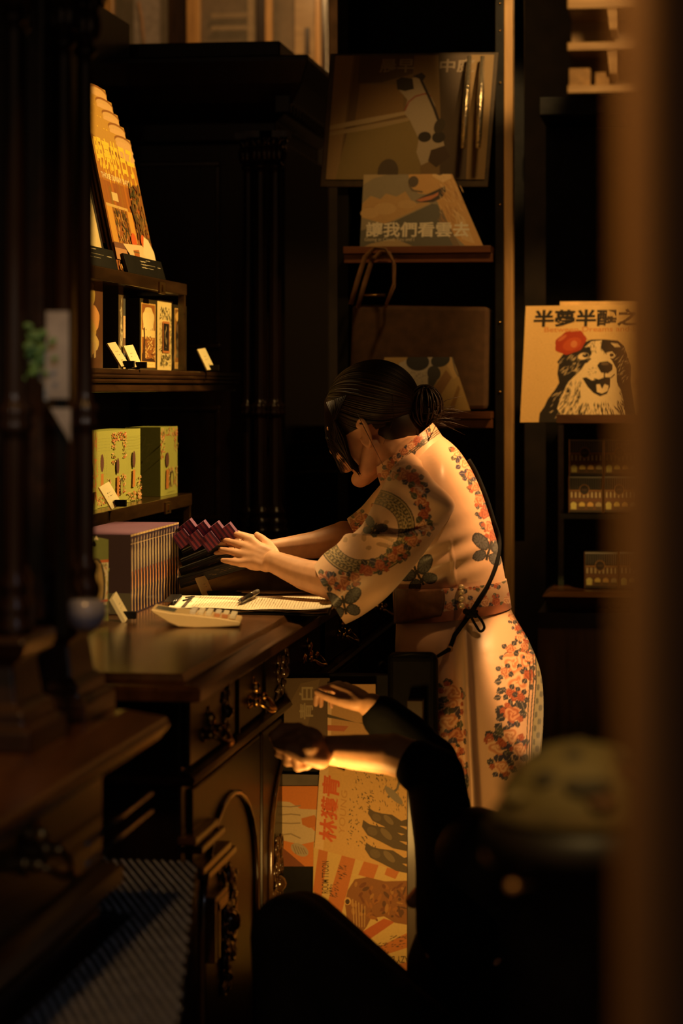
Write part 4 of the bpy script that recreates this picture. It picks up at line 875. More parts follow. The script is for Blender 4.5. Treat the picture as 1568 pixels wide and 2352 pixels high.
# album with the golden dog and clouds, on the middle rack
Y = YR - 0.075
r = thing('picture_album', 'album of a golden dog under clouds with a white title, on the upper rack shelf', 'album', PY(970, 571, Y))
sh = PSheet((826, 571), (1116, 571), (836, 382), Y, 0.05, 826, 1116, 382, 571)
out = [(826, 571), (1112, 571), (1022, 383), (826, 382)]  # slanted right side builds the shadow's edge into the board
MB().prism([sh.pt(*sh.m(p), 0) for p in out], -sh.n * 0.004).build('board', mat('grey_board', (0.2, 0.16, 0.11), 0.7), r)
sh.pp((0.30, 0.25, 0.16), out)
sh.pp((0.44, 0.33, 0.17), [(826, 382), (960, 382), (930, 398), (880, 402), (850, 410), (826, 425)])
sh.pp((0.52, 0.32, 0.12), [(826, 500), (826, 468), (845, 450), (868, 458), (880, 445), (905, 452), (925, 440), (945, 470), (980, 462), (985, 485), (900, 520)])
sh.po((0.58, 0.38, 0.16), 880, 480, 26, 14); sh.po((0.58, 0.38, 0.16), 845, 490, 22, 12); sh.po((0.56, 0.36, 0.15), 930, 470, 22, 10)
sh.pp((0.13, 0.12, 0.09), [(826, 530), (900, 508), (985, 468), (1000, 470), (1040, 540), (1060, 571), (826, 571)])
sh.pl((0.40, 0.30, 0.16), [(900, 508), (985, 468)], 3)
sh.pp((0.42, 0.30, 0.15), [(826, 571), (850, 560), (905, 548), (935, 560), (960, 571)])
sh.pp((0.62, 0.35, 0.11), [(930, 402), (945, 396), (985, 386), (1022, 383), (1045, 430), (1075, 495), (1112, 571), (1075, 571), (1040, 540), (1010, 490), (1000, 465), (985, 448), (955, 445), (935, 428)])
sh.pp((0.76, 0.52, 0.24), [(990, 386), (1020, 384), (1030, 410), (1010, 420), (985, 405)])
sh.pp((0.70, 0.46, 0.20), [(1035, 480), (1062, 500), (1090, 560), (1060, 550)]); sh.pp((0.22, 0.15, 0.08), [(1010, 480), (1030, 520), (1060, 571), (1045, 571), (1005, 505)])
sh.po((0.10, 0.07, 0.04), 942, 418, 12, 13, 0.2); sh.pl((0.15, 0.10, 0.05), [(932, 425), (940, 438), (965, 442)], 4)
sh.pp((0.05, 0.03, 0.02), [(948, 462), (965, 452), (995, 438), (1015, 428), (1018, 440), (1010, 455), (990, 465), (962, 466)])
sh.pp((0.58, 0.20, 0.08), [(950, 461), (965, 455), (990, 448), (1002, 442), (1000, 450), (985, 459), (962, 464)])
sh.po((0.12, 0.06, 0.03), 1000, 398, 9, 5, 0.3); sh.po((0.75, 0.55, 0.3), 1000, 391, 10, 3, 0.2)
sh.pstrokes((0.45, 0.22, 0.06), [(R(1005, 1060), R(425, 520), R(12, 26), R(0.7, 1.3), 1.6) for _ in range(45)])
sh.pstrokes((0.80, 0.55, 0.26), [(R(1000, 1055), R(405, 500), R(10, 20), R(0.7, 1.3), 1.3) for _ in range(35)])
sh.ptext('讓我們看雲去', 838, 510, 1076, 545, (0.80, 0.72, 0.55), 0.022)
sh.ptext('Gazing at Cloud, You and I', 836, 546, 950, 556, (0.70, 0.60, 0.42), 0.0)
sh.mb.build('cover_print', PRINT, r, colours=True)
# album of the spotted dog in sunglasses, lower rack shelf
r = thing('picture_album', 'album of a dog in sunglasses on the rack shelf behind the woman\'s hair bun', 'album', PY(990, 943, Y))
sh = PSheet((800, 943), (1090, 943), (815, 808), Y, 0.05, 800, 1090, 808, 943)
out = [(870, 943), (1080, 943), (1022, 810), (870, 808)]  # board cut along the shadow line on its right
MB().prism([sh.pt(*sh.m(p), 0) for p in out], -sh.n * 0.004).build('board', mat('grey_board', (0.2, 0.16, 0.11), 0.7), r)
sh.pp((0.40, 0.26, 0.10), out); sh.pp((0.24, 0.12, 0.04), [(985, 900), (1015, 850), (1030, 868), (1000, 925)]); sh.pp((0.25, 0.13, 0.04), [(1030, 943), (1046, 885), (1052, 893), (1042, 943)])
sh.pp((0.46, 0.40, 0.32), [(905, 835), (950, 812), (995, 818), (1000, 850), (985, 880), (950, 905), (905, 890)])
sh.pp((0.5, 0.33, 0.14), [(1000, 812), (1022, 811), (1045, 862), (1035, 872)]); sh.pl((0.12, 0.10, 0.08), [(1026, 820), (1036, 850), (1045, 866)], 3)
sh.po((0.012, 0.010, 0.009), 948, 832, 27, 20, 0.15); sh.po((0.012, 0.010, 0.009), 1000, 828, 22, 16, -0.2); sh.pl((0.05, 0.03, 0.02), [(925, 818), (960, 814), (1015, 812)], 4)
sh.po((0.03, 0.025, 0.02), 988, 858, 15, 18, -0.5); sh.pp((0.03, 0.025, 0.02), [(975, 868), (1000, 868), (990, 890), (978, 892)])
sh.pstrokes((0.12, 0.09, 0.06), [(R(915, 970), R(855, 890), R(5, 12), R(0, 3), 1.0) for _ in range(40)])
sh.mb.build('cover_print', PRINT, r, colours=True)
# reflection of a spotted dog poster, built as a framed poster
Y = YR - 0.03
r = thing('reflected_poster', 'large dim reflected poster of a white and black dog on a leash, high up', 'poster', PY(935, 412, Y))
sh = PSheet((748, 412), (1112, 412), (770, 128), Y, 0.0, 748, 1112, 128, 412)
MB().slab(sh.o - sh.ex * 0.035 - sh.ey * 0.06 - sh.n * 0.004, sh.ex * 1.06, sh.ey * 1.08, 0.012).build('frame', mat('dark_frame', (0.05, 0.032, 0.016), 0.4), r, 0.002)
sh.rect((0.20, 0.125, 0.05), 0, 0, 1, 1)
sh.pp((0.30, 0.19, 0.08), [(748, 128), (790, 128), (775, 412), (748, 412)]); sh.pp((0.15, 0.09, 0.035), [(795, 128), (815, 128), (800, 412), (778, 412)])
sh.pp((0.09, 0.055, 0.03), [(805, 128), (930, 128), (930, 170), (860, 190), (805, 192)]); sh.pp((0.24, 0.14, 0.05), [(810, 195), (910, 195), (915, 262), (805, 280)])
sh.pp((0.07, 0.045, 0.025), [(985, 128), (1060, 128), (1070, 412), (1010, 412), (1000, 260)])
sh.pp((0.24, 0.17, 0.06), [(790, 300), (930, 275), (960, 330), (965, 412), (770, 412)])
sh.pp((0.42, 0.31, 0.17), [(748, 288), (830, 272), (920, 256), (920, 264), (840, 282), (748, 298)]); sh.pp((0.36, 0.26, 0.13), [(748, 304), (840, 286), (930, 270), (930, 278), (850, 296), (748, 312)])
sh.pp((0.40, 0.32, 0.22), [(930, 180), (950, 178), (962, 200), (985, 240), (1000, 290), (1015, 335), (1010, 350), (985, 370), (965, 380), (952, 350), (955, 320), (930, 275), (918, 262), (922, 230), (905, 212), (895, 200)])
sh.pp((0.03, 0.022, 0.016), [(893, 185), (905, 178), (930, 182), (935, 205), (915, 210), (897, 206)]); sh.pp((0.03, 0.022, 0.016), [(930, 176), (950, 168), (960, 176), (952, 190), (945, 182)])
sh.pl((0.30, 0.06, 0.03), [(918, 255), (925, 235), (940, 222), (962, 216), (975, 222)], 3); sh.pl((0.03, 0.02, 0.015), [(950, 185), (965, 212), (985, 250), (1000, 285)], 6)
sh.po((0.03, 0.022, 0.016), 968, 315, 15, 12); sh.po((0.03, 0.022, 0.016), 1000, 316, 15, 13); sh.po((0.05, 0.035, 0.02), 1000, 290, 12, 18, 0.3); sh.pp((0.06, 0.035, 0.02), [(985, 345), (1015, 335), (1030, 360), (1000, 385), (980, 370)])
sh.po((0.09, 0.065, 0.04), 890, 395, 24, 30)
sh.ptext('晨早', 852, 136, 932, 168, (0.24, 0.18, 0.12), 0.02); sh.ptext('中庭', 990, 137, 1070, 168, (0.24, 0.18, 0.12), 0.02)
sh.mb.build('poster_print', MATT, r, colours=True)
fo = MB()
for xa, xb, w in ((1078, 1064, 0.010), (1108, 1098, 0.010)):
    fo.tube([PY(xa, 130, Y - 0.02), PY((xa + xb) / 2, 230, Y - 0.055), PY(xb, 340, Y - 0.085)], [w * 0.6, w, w * 0.7], 16)
fo.build('plastic_sleeve_folds', mat('glossy_film', (0.75, 0.62, 0.42), 0.24, 0.9, 0.05, 120, 0.25), r)
# tote bag between the shelves
r = thing('tote_bag', 'brown cloth tote bag with a looped handle, behind the woman\'s head', 'bag', PY(930, 940, YR + 0.1))
hb = MB()
for (dx, dy, dY) in ((0, 0, -0.14), (16, 8, -0.11)):
    pts = [(805 + dx, 700), (822 + dx, 640), (838 + dx, 590), (860 + dx, 570), (885 + dx * 0.6, 572), (902 + dx * 0.3, 600), (903 + dx * 0.2, 650), (885, 700)]
    hb.tube([PY(x, y + dy, YR + dY) for x, y in pts], 0.008, 8, flat=0.35)
hb.build('handle', mat('brown_strap', (0.22, 0.11, 0.045), 0.7), r)
q = MB(); A = [PY(x, y, YR - 0.03) for x, y in ((800, 940), (1118, 940), (1122, 705), (808, 700))]; q.prism(A, Vector((0, 0.14, 0))); q.build('bag_body', mat('brown_canvas', (0.075, 0.035, 0.016), 0.85), r, 0.01, sub=0)
MB().tube([PY(822, 678, YR - 0.05), PY(885, 678, YR - 0.05)], 0.004, 8).build('zip_edge', DULLBRASS, r)
# right-hand poster
Y = YC - 0.10
r = thing('dog_poster', 'cream album with a black inked dog wearing a red flower, at the right', 'poster', PY(1340, 970, Y))
sh = PSheet((1194, 970), (1508, 968), (1207, 703), Y, 0.05, 1194, 1508, 703, 970)
MB().slab(sh.o, sh.ex, sh.ey, 0.005, (0.6, 0.42, 0.2)).build('board', MATT, r, colours=True)
BASE, INK = (0.72, 0.47, 0.19), (0.022, 0.016, 0.012); WHT = (0.80, 0.60, 0.33)
sh.rect(BASE, 0, 0, 1, 1)
sh.pstrokes((0.62, 0.38, 0.14), [(R(1205, 1270), R(770, 940), R(2, 5), R(0, 3), 2) for _ in range(25)])
sh.pp(INK, [(1237, 970), (1238, 950), (1248, 935), (1255, 918), (1272, 895), (1280, 880), (1275, 860), (1277, 838), (1273, 833), (1286, 815), (1300, 808), (1330, 790), (1350, 782), (1380, 782), (1412, 785), (1428, 798), (1436, 820), (1446, 845), (1446, 880), (1452, 910), (1458, 940), (1462, 970)])
sh.pp(WHT, [(1335, 800), (1350, 786), (1375, 784), (1372, 800), (1385, 815), (1400, 830), (1412, 850), (1414, 880), (1425, 900), (1432, 925), (1440, 970), (1300, 970), (1290, 955), (1278, 940), (1285, 915), (1300, 880), (1312, 868), (1330, 850), (1342, 830), (1352, 815), (1348, 800)])
sh.pp(INK, [(1330, 805), (1346, 798), (1352, 812), (1346, 822), (1325, 818), (1318, 828), (1308, 826)])
sh.po(WHT, 1333, 820, 13, 8, -0.2); sh.po(INK, 1338, 818, 7, 5); sh.po(WHT, 1336, 816, 2, 1.5); sh.pl(INK, [(1322, 832), (1340, 835), (1350, 825)], 4)
sh.pp(WHT, [(1385, 812), (1400, 810), (1408, 818), (1402, 826), (1390, 824)]); sh.po(INK, 1399, 818, 5, 4)
sh.pp(WHT, [(1395, 790), (1412, 792), (1420, 800), (1405, 800)])
sh.pp(INK, [(1366, 842), (1372, 834), (1390, 832), (1402, 840), (1402, 852), (1392, 860), (1376, 858)]); sh.po((0.15, 0.10, 0.06), 1384, 838, 10, 3)
sh.pl(INK, [(1384, 858), (1384, 870), (1374, 876), (1360, 872)], 3); sh.pl(INK, [(1384, 870), (1400, 870), (1408, 862)], 2.5)
sh.pp(INK, [(1333, 870), (1342, 868), (1355, 876), (1370, 874), (1386, 868), (1398, 872), (1398, 890), (1392, 906), (1376, 912), (1360, 904), (1346, 890)])
sh.pp(WHT, [(1366, 885), (1374, 884), (1380, 895), (1385, 884), (1395, 888), (1393, 900), (1380, 906), (1368, 902)])
sh.pstrokes(INK, [(R(1345, 1366), R(846, 870), R(1.5, 3), 0, 1.5) for _ in range(26)])
sh.pstrokes(INK, [(x, y, R(9, 20), 1.57 + (1360 - x) * 0.008 + R(-0.3, 0.3), R(1.2, 2.6)) for x, y in [(R(1285, 1330), R(880, 960)) for _ in range(120)] + [(R(1330, 1440), R(930, 966)) for _ in range(110)] + [(R(1418, 1445), R(860, 950)) for _ in range(60)]])
sh.pstrokes(WHT, [(x, y, R(8, 18), 2.4 + R(-0.4, 0.4), R(0.8, 1.6)) for x, y in [(R(1280, 1325), R(815, 860)) for _ in range(45)] + [(R(1262, 1295), R(890, 960)) for _ in range(24)] + [(R(1405, 1440), R(800, 880)) for _ in range(30)]])
sh.pstrokes(INK, [(R(1338, 1362), R(785, 812), R(6, 11), R(0.9, 1.6), 1.2) for _ in range(25)] + [(R(1372, 1392), R(788, 815), R(6, 11), R(1.3, 2.0), 1.2) for _ in range(25)])
sh.po((0.40, 0.045, 0.012), 1302, 788, 37, 26, -0.35, 28, 0.05, 7); sh.po((0.50, 0.08, 0.02), 1306, 792, 22, 14, -0.4); sh.po((0.62, 0.20, 0.07), 1310, 792, 8, 8); sh.po((0.55, 0.14, 0.05), 1282, 778, 12, 4, -0.6)
sh.ptext('半夢半醒之間', 1214, 712, 1504, 752, INK, 0.035)
sh.ptext('Between Dreams and Life', 1240, 752, 1478, 764, (0.62, 0.24, 0.06), 0.01)
sh.mb.build('cover_print', PRINT, r, colours=True)
r = thing('dog_poster', 'plain back album whose top edge shows just behind the red flower dog poster', 'poster', PY(1380, 968, Y + 0.06))
MB().slab(PY(1283, 968, Y + 0.02), XN * 0.35, Vector((0, 0.05, PY(0, 699, Y).z - PY(0, 968, Y).z)), 0.005).build('board', mat('cream_board', (0.66, 0.42, 0.17), 0.6), r)
# small patterned tins
def tin(x, y, Y, label, first=[None]):
    c = PY(x, y, Y)
    if first[0] is not None: return dup(first[0], c - first[0].location, label)
    r = first[0] = thing('patterned_tin', label, 'tin', c, 'small arcade tins in the right-hand case')
    w = 79 / F * Y; h = 84 / F * Y
    b = MB(); b.box((c.x, c.y, c.z), (c.x + w, c.y + 0.08, c.z + h)); b.build('tin_body', mat('dark_tin', (0.030, 0.024, 0.018), 0.35, 0.3), r, 0.002)
    for xx in (0, w - 0.0025): MB().box((c.x + xx, c.y - 0.001, c.z), (c.x + xx + 0.0025, c.y + 0.002, c.z + h)).build('gilt_edge', DULLBRASS, r)
    sh = Sheet(c - Vector((0, 0.0006, 0)), (w, 0, 0), (0, 0, h)); sh.rect((0.12, 0.06, 0.025), 0.03, 0.02, 0.97, 0.62); sh.rect((0.30, 0.15, 0.05), 0.03, 0.60, 0.97, 0.63)
    for i in range(8): sh.rect((0.42, 0.34, 0.18), 0.07 + 0.117 * i, 0.42, 0.115 + 0.117 * i, 0.57)
    sh.rect((0.14, 0.06, 0.025), 0.03, 0.32, 0.97, 0.38)
    for i in range(4):
        cc = ((0.50, 0.44, 0.14), (0.52, 0.38, 0.10), (0.50, 0.30, 0.09), (0.34, 0.26, 0.13))[i]
        sh.oval(cc, 0.15 + 0.24 * i, 0.22, 0.09, 0.08, 14); sh.rect(cc if i == 0 else (0.08, 0.05, 0.02), 0.07 + 0.24 * i, 0.10, 0.23 + 0.24 * i, 0.18)
    sh.rect((0.03, 0.02, 0.012), 0.03, 0.02, 0.97, 0.08)
    for i in range(14): sh.rect((0.12, 0.11, 0.09), 0.05 + 0.066 * i, 0.66, 0.07 + 0.066 * i, 0.96)
    sh.rect((0.26, 0.24, 0.20), 0.03, 0.955, 0.97, 0.99)
    sh.oval((0.32, 0.16, 0.05), 0.46, 0.63, 0.15, 0.15, 22); sh.oval((0.03, 0.02, 0.015), 0.46, 0.63, 0.13, 0.13, 22); sh.strokes((0.2, 0.1, 0.04), [(0.40 + 0.03 * i, 0.63, 0.05, R(0, 3), 0.015) for i in range(5)])
    sh.mb.build('front_print', MATT, r, colours=True)
Yt = YC - 0.02
tin(1305, 1178, Yt, 'small arcade tin on the right shelf, lower of the left-hand pair'); tin(1306, 1093, Yt, 'small arcade tin on the right shelf, upper of the left-hand pair')
tin(1386, 1178, Yt, 'small arcade tin on the right shelf, lower one of the second pair'); tin(1387, 1093, Yt, 'small arcade tin on the right shelf, upper one of the second pair')
tin(1341, 1352, Yt, 'small arcade tin standing on the beaded ledge, the left one'); tin(1422, 1352, Yt, 'small arcade tin on the beaded ledge, half behind the blurred window post')
# stack of arch-printed boxes behind the fluted columns
Ys = 7.15
pd = thing('black_pedestal', 'black pedestal with a pale left edge behind the fluted columns', 'pedestal', PY(712, 1230, Ys))
q = MB(); a, b = PY(645, 1086, Ys), PY(782, 1232, Ys); q.box((a.x, Ys, 0.9), (b.x, Ys + 0.16, a.z)); q.build('block', BLACK, pd, 0.002)
q = MB(); b = PY(663, 1232, Ys); q.box((a.x, Ys - 0.004, 0.9), (b.x, Ys, a.z)); q.build('edge_strip', wood('brown_edge_strip', (0.07, 0.04, 0.02), (0.12, 0.07, 0.03), 0.5, 'Z'), pd)
q = MB(); c0 = PY(647, 1122, Ys); c1 = PY(662, 1129, Ys); q.box((c0.x, Ys - 0.006, c1.z), (c1.x, Ys - 0.004, c0.z)); q.build('label_strip', mat('grey_label', (0.25, 0.22, 0.19), 0.6), pd)
for k, (ya, yb, xe) in enumerate(((1049, 1082, 784), (1014, 1047, 778), (979, 1012, 760))):
    a, b = PY(645, ya, Ys), PY(xe, yb, Ys)
    r = thing('arch_box', ('lowest', 'middle', 'topmost')[k] + ' of the three dark boxes with a pale arch print behind the columns', 'box', (a.x, Ys, b.z), 'stacked arch-print boxes')
    q = MB(); q.box((a.x, Ys, b.z), (b.x, Ys + 0.14, a.z), (0.03, 0.016, 0.010)); q.build('carton', MATT, r, 0.001, colours=True)
    w = b.x - a.x; sh = Sheet((a.x, Ys - 0.0006, b.z), (w, 0, 0), (0, 0, a.z - b.z)); u = 22 / (xe - 645)
    sh.poly((0.50, 0.40, 0.24), [(0.01, 0.18), (u * 0.8, 0.18), (u * 0.75, 0.6), (u * 0.4, 0.85), (0.01, 0.75 if k else 0.6)]); sh.rect((0.50, 0.34, 0.16), 0.01, 0.05, u * 0.85, 0.14); sh.rect((0.20, 0.10, 0.04), 0.0, 0.94, 1, 0.99)
    sh.oval((0.10, 0.035, 0.012), u * 1.8, 0.5, u * 0.6, 0.36, 14); sh.mb.build('front_print', MATT, r, colours=True)
# ---------------------------------------------------------------- reflected prints, built as an added rack between counter and woman
YP = 4.60
r = thing('reflected_prints_rack', 'added dark upright rack between counter and woman, holding reflected record-size prints sideways', 'rack', PY(790, 2350, YP))
q = MB(); a, b = PY(641, 1545, YP + 0.012), PY(952, 2400, YP + 0.012); q.box((a.x, YP + 0.012, 0.03), (b.x, YP + 0.03, a.z)); q.build('back_board', BLACK, r, 0.002)  # board of the added rack
q = MB(); a2, b2 = PY(938, 1700, YP), PY(975, 2400, YP); q.box((a2.x, YP - 0.03, 0.0), (b2.x, YP + 0.02, 0.74)); q.build('edge_post', wood('dark_edge_post', (0.03, 0.017, 0.009), (0.06, 0.034, 0.017), 0.5, 'Z'), r, 0.002)
q = MB(); c0, c1 = PY(641, 1778, YP), PY(735, 1838, YP); q.box((c0.x, YP - 0.0, c1.z), (c1.x, YP + 0.012, c0.z)); q.build('grey_band', mat('grey_brown_band', (0.10, 0.075, 0.05), 0.6), r)
q = MB(); q.box((a.x, YP - 0.03, 0.0), (b.x, YP + 0.03, 0.03)); q.build('base', BLACK, r)
def print_thing(label, BL, BR, TL, Y, box, outline=None, t=0.003):
    r = thing('record_print', label, 'print', PY(*BL, Y)); sh = PSheet(BL, BR, TL, Y, 0.0, *box)
    MB().slab(sh.o, sh.ex, sh.ey, t, (0.5, 0.34, 0.16)).build('board', MATT, r, colours=True)
    return r, sh
# brown paper sleeve at the top with rotated lettering
r, sh = print_thing('dark brown sleeve with pale sideways lettering at the top of the print rack', (652, 1690), (756, 1690), (652, 1558), YP, (652, 756, 1558, 1690))
sh.rect((0.12, 0.075, 0.04), 0, 0, 1, 1); sh.pp((0.17, 0.11, 0.055), [(652, 1640), (690, 1570), (735, 1560), (700, 1690), (652, 1690)]); sh.ptext('青白', 687, 1578, 719, 1652, (0.36, 0.28, 0.16), 0.02, 90)
sh.mb.build('sleeve_print', MATT, r, colours=True)
r, sh = print_thing('plain tan card at the top right of the print rack, above the forearm', (752, 1690), (862, 1690), (752, 1572), YP - 0.006, (752, 862, 1572, 1690))
sh.rect((0.52, 0.30, 0.12), 0, 0, 1, 1); sh.pp((0.70, 0.48, 0.26), [(752, 1585), (762, 1585), (760, 1690), (752, 1690)]); sh.pp((0.10, 0.07, 0.04), [(752, 1640), (820, 1660), (862, 1662), (862, 1667), (752, 1648)]); sh.pp((0.46, 0.14, 0.06), [(752, 1665), (800, 1668), (790, 1680), (752, 1678)])
sh.mb.build('card_print', MATT, r, colours=True)
# orange print with white cloth
r, sh = print_thing('orange print with crumpled white cloth, at the left of the print rack', (640, 1990), (735, 1990), (640, 1806), YP - 0.003, (640, 735, 1806, 1990))
sh.rect((0.58, 0.19, 0.035), 0, 0, 1, 1); sh.pp((0.55, 0.42, 0.24), [(640, 1840), (665, 1842), (690, 1858), (735, 1860), (735, 1880), (700, 1888), (735, 1920), (735, 1930), (690, 1940), (640, 1928)])
sh.pp((0.50, 0.16, 0.03), [(692, 1880), (722, 1872), (735, 1895), (710, 1902), (694, 1894)])
for y in (1852, 1872, 1890, 1918): sh.pl((0.30, 0.22, 0.12), [(642, y), (668, y + R(-4, 4)), (690, y + R(-4, 8))], 3)
sh.po((0.40, 0.32, 0.2), 688, 1952, 22, 13, 0.5); [sh.pl((0.24, 0.18, 0.1), [(672 + 6 * i, 1940 + 2 * i), (680 + 6 * i, 1962)], 2) for i in range(5)]; sh.pp((0.20, 0.06, 0.02), [(640, 1990), (640, 1940), (665, 1960), (700, 1990)])
sh.mb.build('sleeve_print', MATT, r, colours=True)
# cream print with red sideways title and three dark bears
r, sh = print_thing('tan print with a red sideways title and three dark bears, centre of the print rack', (722, 1948), (946, 2008), (737, 1722), YP - 0.010, (722, 946, 1722, 1948))
sh.rect((0.60, 0.36, 0.12), 0, 0, 1, 1); sh.pp((0.66, 0.44, 0.20), [(722, 1722), (742, 1722), (742, 1948), (722, 1948)])
sh.ptext('林獲青', 730, 1775, 770, 1925, (0.58, 0.11, 0.025), 0.03, 90)
sh.ptext('YOUNG', 774, 1800, 788, 1900, (0.48, 0.25, 0.07), 0.0, 90)
sh.pstrokes((0.10, 0.07, 0.03), [(R(795, 865), R(1735, 1920), R(3, 9), random.choice([1.2, 1.9, 0.3]), R(1.5, 3)) for _ in range(150)])
sh.pstrokes((0.12, 0.08, 0.04), [(R(860, 930), R(1730, 1820), R(3, 12), random.choice([1.3, 1.8]), R(1.2, 2.2)) for _ in range(60)])
sh.pl((0.16, 0.13, 0.09), [(880, 1790), (900, 1765), (905, 1735), (918, 1722)], 5); sh.po((0.26, 0.21, 0.14), 893, 1782, 26, 9, 0.6); sh.pp((0.16, 0.13, 0.07), [(922, 1730), (940, 1735), (944, 1780), (926, 1770)])
for cx, cy, s in ((892, 1850, 0.85), (890, 1885, 1.0), (900, 1934, 1.0)):
    bc = (0.105, 0.072, 0.038)
    sh.pp(bc, [(cx - 62 * s, cy - 30 * s), (cx - 48 * s, cy - 24 * s), (cx - 30 * s, cy - 24 * s), (cx, cy - 28 * s), (cx + 26 * s, cy - 18 * s), (cx + 46 * s, cy - 30 * s), (min(945, cx + 56 * s), cy - 22 * s), (min(945, cx + 50 * s), cy - 8 * s), (cx + 22 * s, cy - 4 * s), (min(945, cx + 52 * s), cy + 4 * s), (min(945, cx + 54 * s), cy + 14 * s), (cx + 10 * s, cy + 16 * s), (cx - 22 * s, cy + 8 * s), (cx - 50 * s, cy + 2 * s), (cx - 64 * s, cy - 14 * s)])
    sh.po((0.20, 0.14, 0.07), cx - 8 * s, cy - 12 * s, 16 * s, 8 * s, 0.6); sh.po((0.15, 0.105, 0.055), cx - 40 * s, cy - 10 * s, 12 * s, 10 * s)
sh.mb.build('sleeve_print', MATT, r, colours=True)
# rayed print with the brown bird
r, sh = print_thing('orange and cream rayed print of a brown bird, lowest on the print rack', (716, 2235), (940, 2235), (720, 1935), YP - 0.005, (716, 940, 1935, 2235))
sh.rect((0.62, 0.42, 0.14), 0, 0, 1, 1)
for (a, b) in (((730, 1935, 752, 1935), (716, 2045, 735, 2070)), ((790, 1935, 822, 1935), (742, 2100, 775, 2130)), ((850, 1935, 885, 1935), (820, 2010, 855, 2020)), ((905, 1935, 940, 1950), (880, 2010, 905, 2020))):
    sh.pp((0.52, 0.17, 0.04), [(a[0], a[1]), (a[2], a[3]), (b[2], b[3]), (b[0], b[1])])
sh.pp((0.48, 0.12, 0.03), [(815, 2150), (880, 2110), (905, 2118), (830, 2170)]); sh.pp((0.52, 0.18, 0.04), [(860, 2180), (940, 2140), (940, 2175), (875, 2196)]); sh.pp((0.5, 0.18, 0.05), [(870, 2225), (940, 2208), (940, 2235), (870, 2235)])
sh.ptext('ROOM TTOON', 736, 1978, 752, 2052, (0.09, 0.05, 0.02), 0.01, 90)
sh.pstrokes((0.12, 0.06, 0.03), [(R(772, 792), R(1988, 2020), R(4, 12), R(0.2, 0.6), 1.8) for _ in range(26)] + [(R(754, 775), R(2026, 2062), R(4, 12), R(0.2, 0.7), 2) for _ in range(26)] + [(R(865, 892), R(2166, 2190), R(4, 10), R(-0.6, -0.1), 2) for _ in range(24)] + [(R(896, 932), R(2150, 2178), R(4, 12), R(-0.6, -0.1), 2) for _ in range(26)])
sh.ptext('CRAZY BIRDS', 868, 2196, 958, 2212, (0.09, 0.05, 0.02), 0.01, 180)
sh.pp((0.26, 0.105, 0.03), [(790, 2075), (796, 2045), (812, 2020), (840, 2015), (880, 2025), (936, 2024), (936, 2125), (905, 2120), (880, 2105), (850, 2110), (840, 2130), (825, 2148), (810, 2140), (795, 2110)])
for _ in range(60): sh.po(random.choice([(0.40, 0.19, 0.05), (0.18, 0.06, 0.02), (0.34, 0.13, 0.03), (0.12, 0.05, 0.02)]), R(805, 930), R(2030, 2110), R(3, 12), R(2, 5), R(0, 3), 8)
sh.po((0.60, 0.36, 0.12), 796, 2070, 8, 9); sh.po((0.06, 0.03, 0.015), 796, 2071, 5, 6); [sh.pl((0.5, 0.3, 0.1), [(808 + 7 * i, 2065 + 4 * i), (812 + 6 * i, 2130)], 2) for i in range(5)]
sh.mb.build('sleeve_print', MATT, r, colours=True)
r = thing('bulldog_clip', 'shiny metal clip holding the red-titled bear print', 'clip', PY(775, 1755, YP - 0.02))
o = PY(753, 1748, YP - 0.016); e = PY(793, 1766, YP - 0.016) - o; n_ = Vector((0, -1, 0)); u_ = n_.cross(e).normalized() * -1
MB().tube([o, o + e], 0.006, 12).build('clip_roll', mat('bright_steel', (0.8, 0.75, 0.6), 0.12, 1.0), r)
MB().slab(o + UP * 0.005, e, UP * 0.022 + XN * 0.006, 0.002).build('clip_plate', mat('bright_steel', (0.8, 0.75, 0.6), 0.12, 1.0), r)
# ---------------------------------------------------------------- blurred foreground at the lower right
Df = 2.0
r = thing('round_stand', 'blurred dark round display stand in the lower right foreground', 'stand', P(1330, 2352, Df))
c = P(1330, 1880, Df); rad = 218 / F * Df
MB().lathe([(rad * 0.80, c.z - 0.75), (rad * 0.80, c.z - 0.035), (rad, c.z - 0.03), (rad * 1.03, c.z - 0.018), (rad, c.z - 0.004), (rad * 0.9, c.z)], (c.x, c.y, 0), 48).build('drum', mat('black_brown_stand', (0.014, 0.008, 0.005), 0.5), r)
r2 = thing('domed_hat', 'blurred olive patterned dome-shaped hat on the round stand, lower right', 'hat', (c.x, c.y, c.z))
pr = [(rad * 0.86, 0.0)] + [(rad * 0.84 * math.cos(q) ** 0.75, 0.060 * math.sin(q) + 0.002) for q in np.linspace(0.05, 1.52, 12)]
hm = MB(); hm.lathe(pr, (c.x, c.y, c.z), 40, col=(0.17, 0.12, 0.035))
random.seed(4)
for k in range(26):
    q = R(0, 6.28); t_ = R(0.25, 1.2); rr = rad * 0.845 * math.cos(t_) ** 0.75; nrm = Vector((math.cos(q) * 0.5, math.sin(q) * 0.5, 0.8)).normalized()
    M = nrm.to_track_quat('Z', 'Y').to_matrix(); hm.ball(Vector((c.x + rr * math.cos(q), c.y + rr * math.sin(q), c.z + 0.060 * math.sin(t_) + 0.001)), (R(0.008, 0.02), R(0.006, 0.014), 0.0022), M, 10, 6, random.choice([(0.05, 0.035, 0.015), (0.24, 0.17, 0.06), (0.12, 0.05, 0.015)]))
hm.build('crown', MATT, r2, colours=True)
MB().lathe([(rad * 0.86, 0), (rad * 0.93, 0.002), (rad * 0.93, 0.006), (rad * 0.84, 0.014)], (c.x, c.y, c.z), 40).build('brim', mat('olive_felt', (0.10, 0.065, 0.02), 0.9), r2)
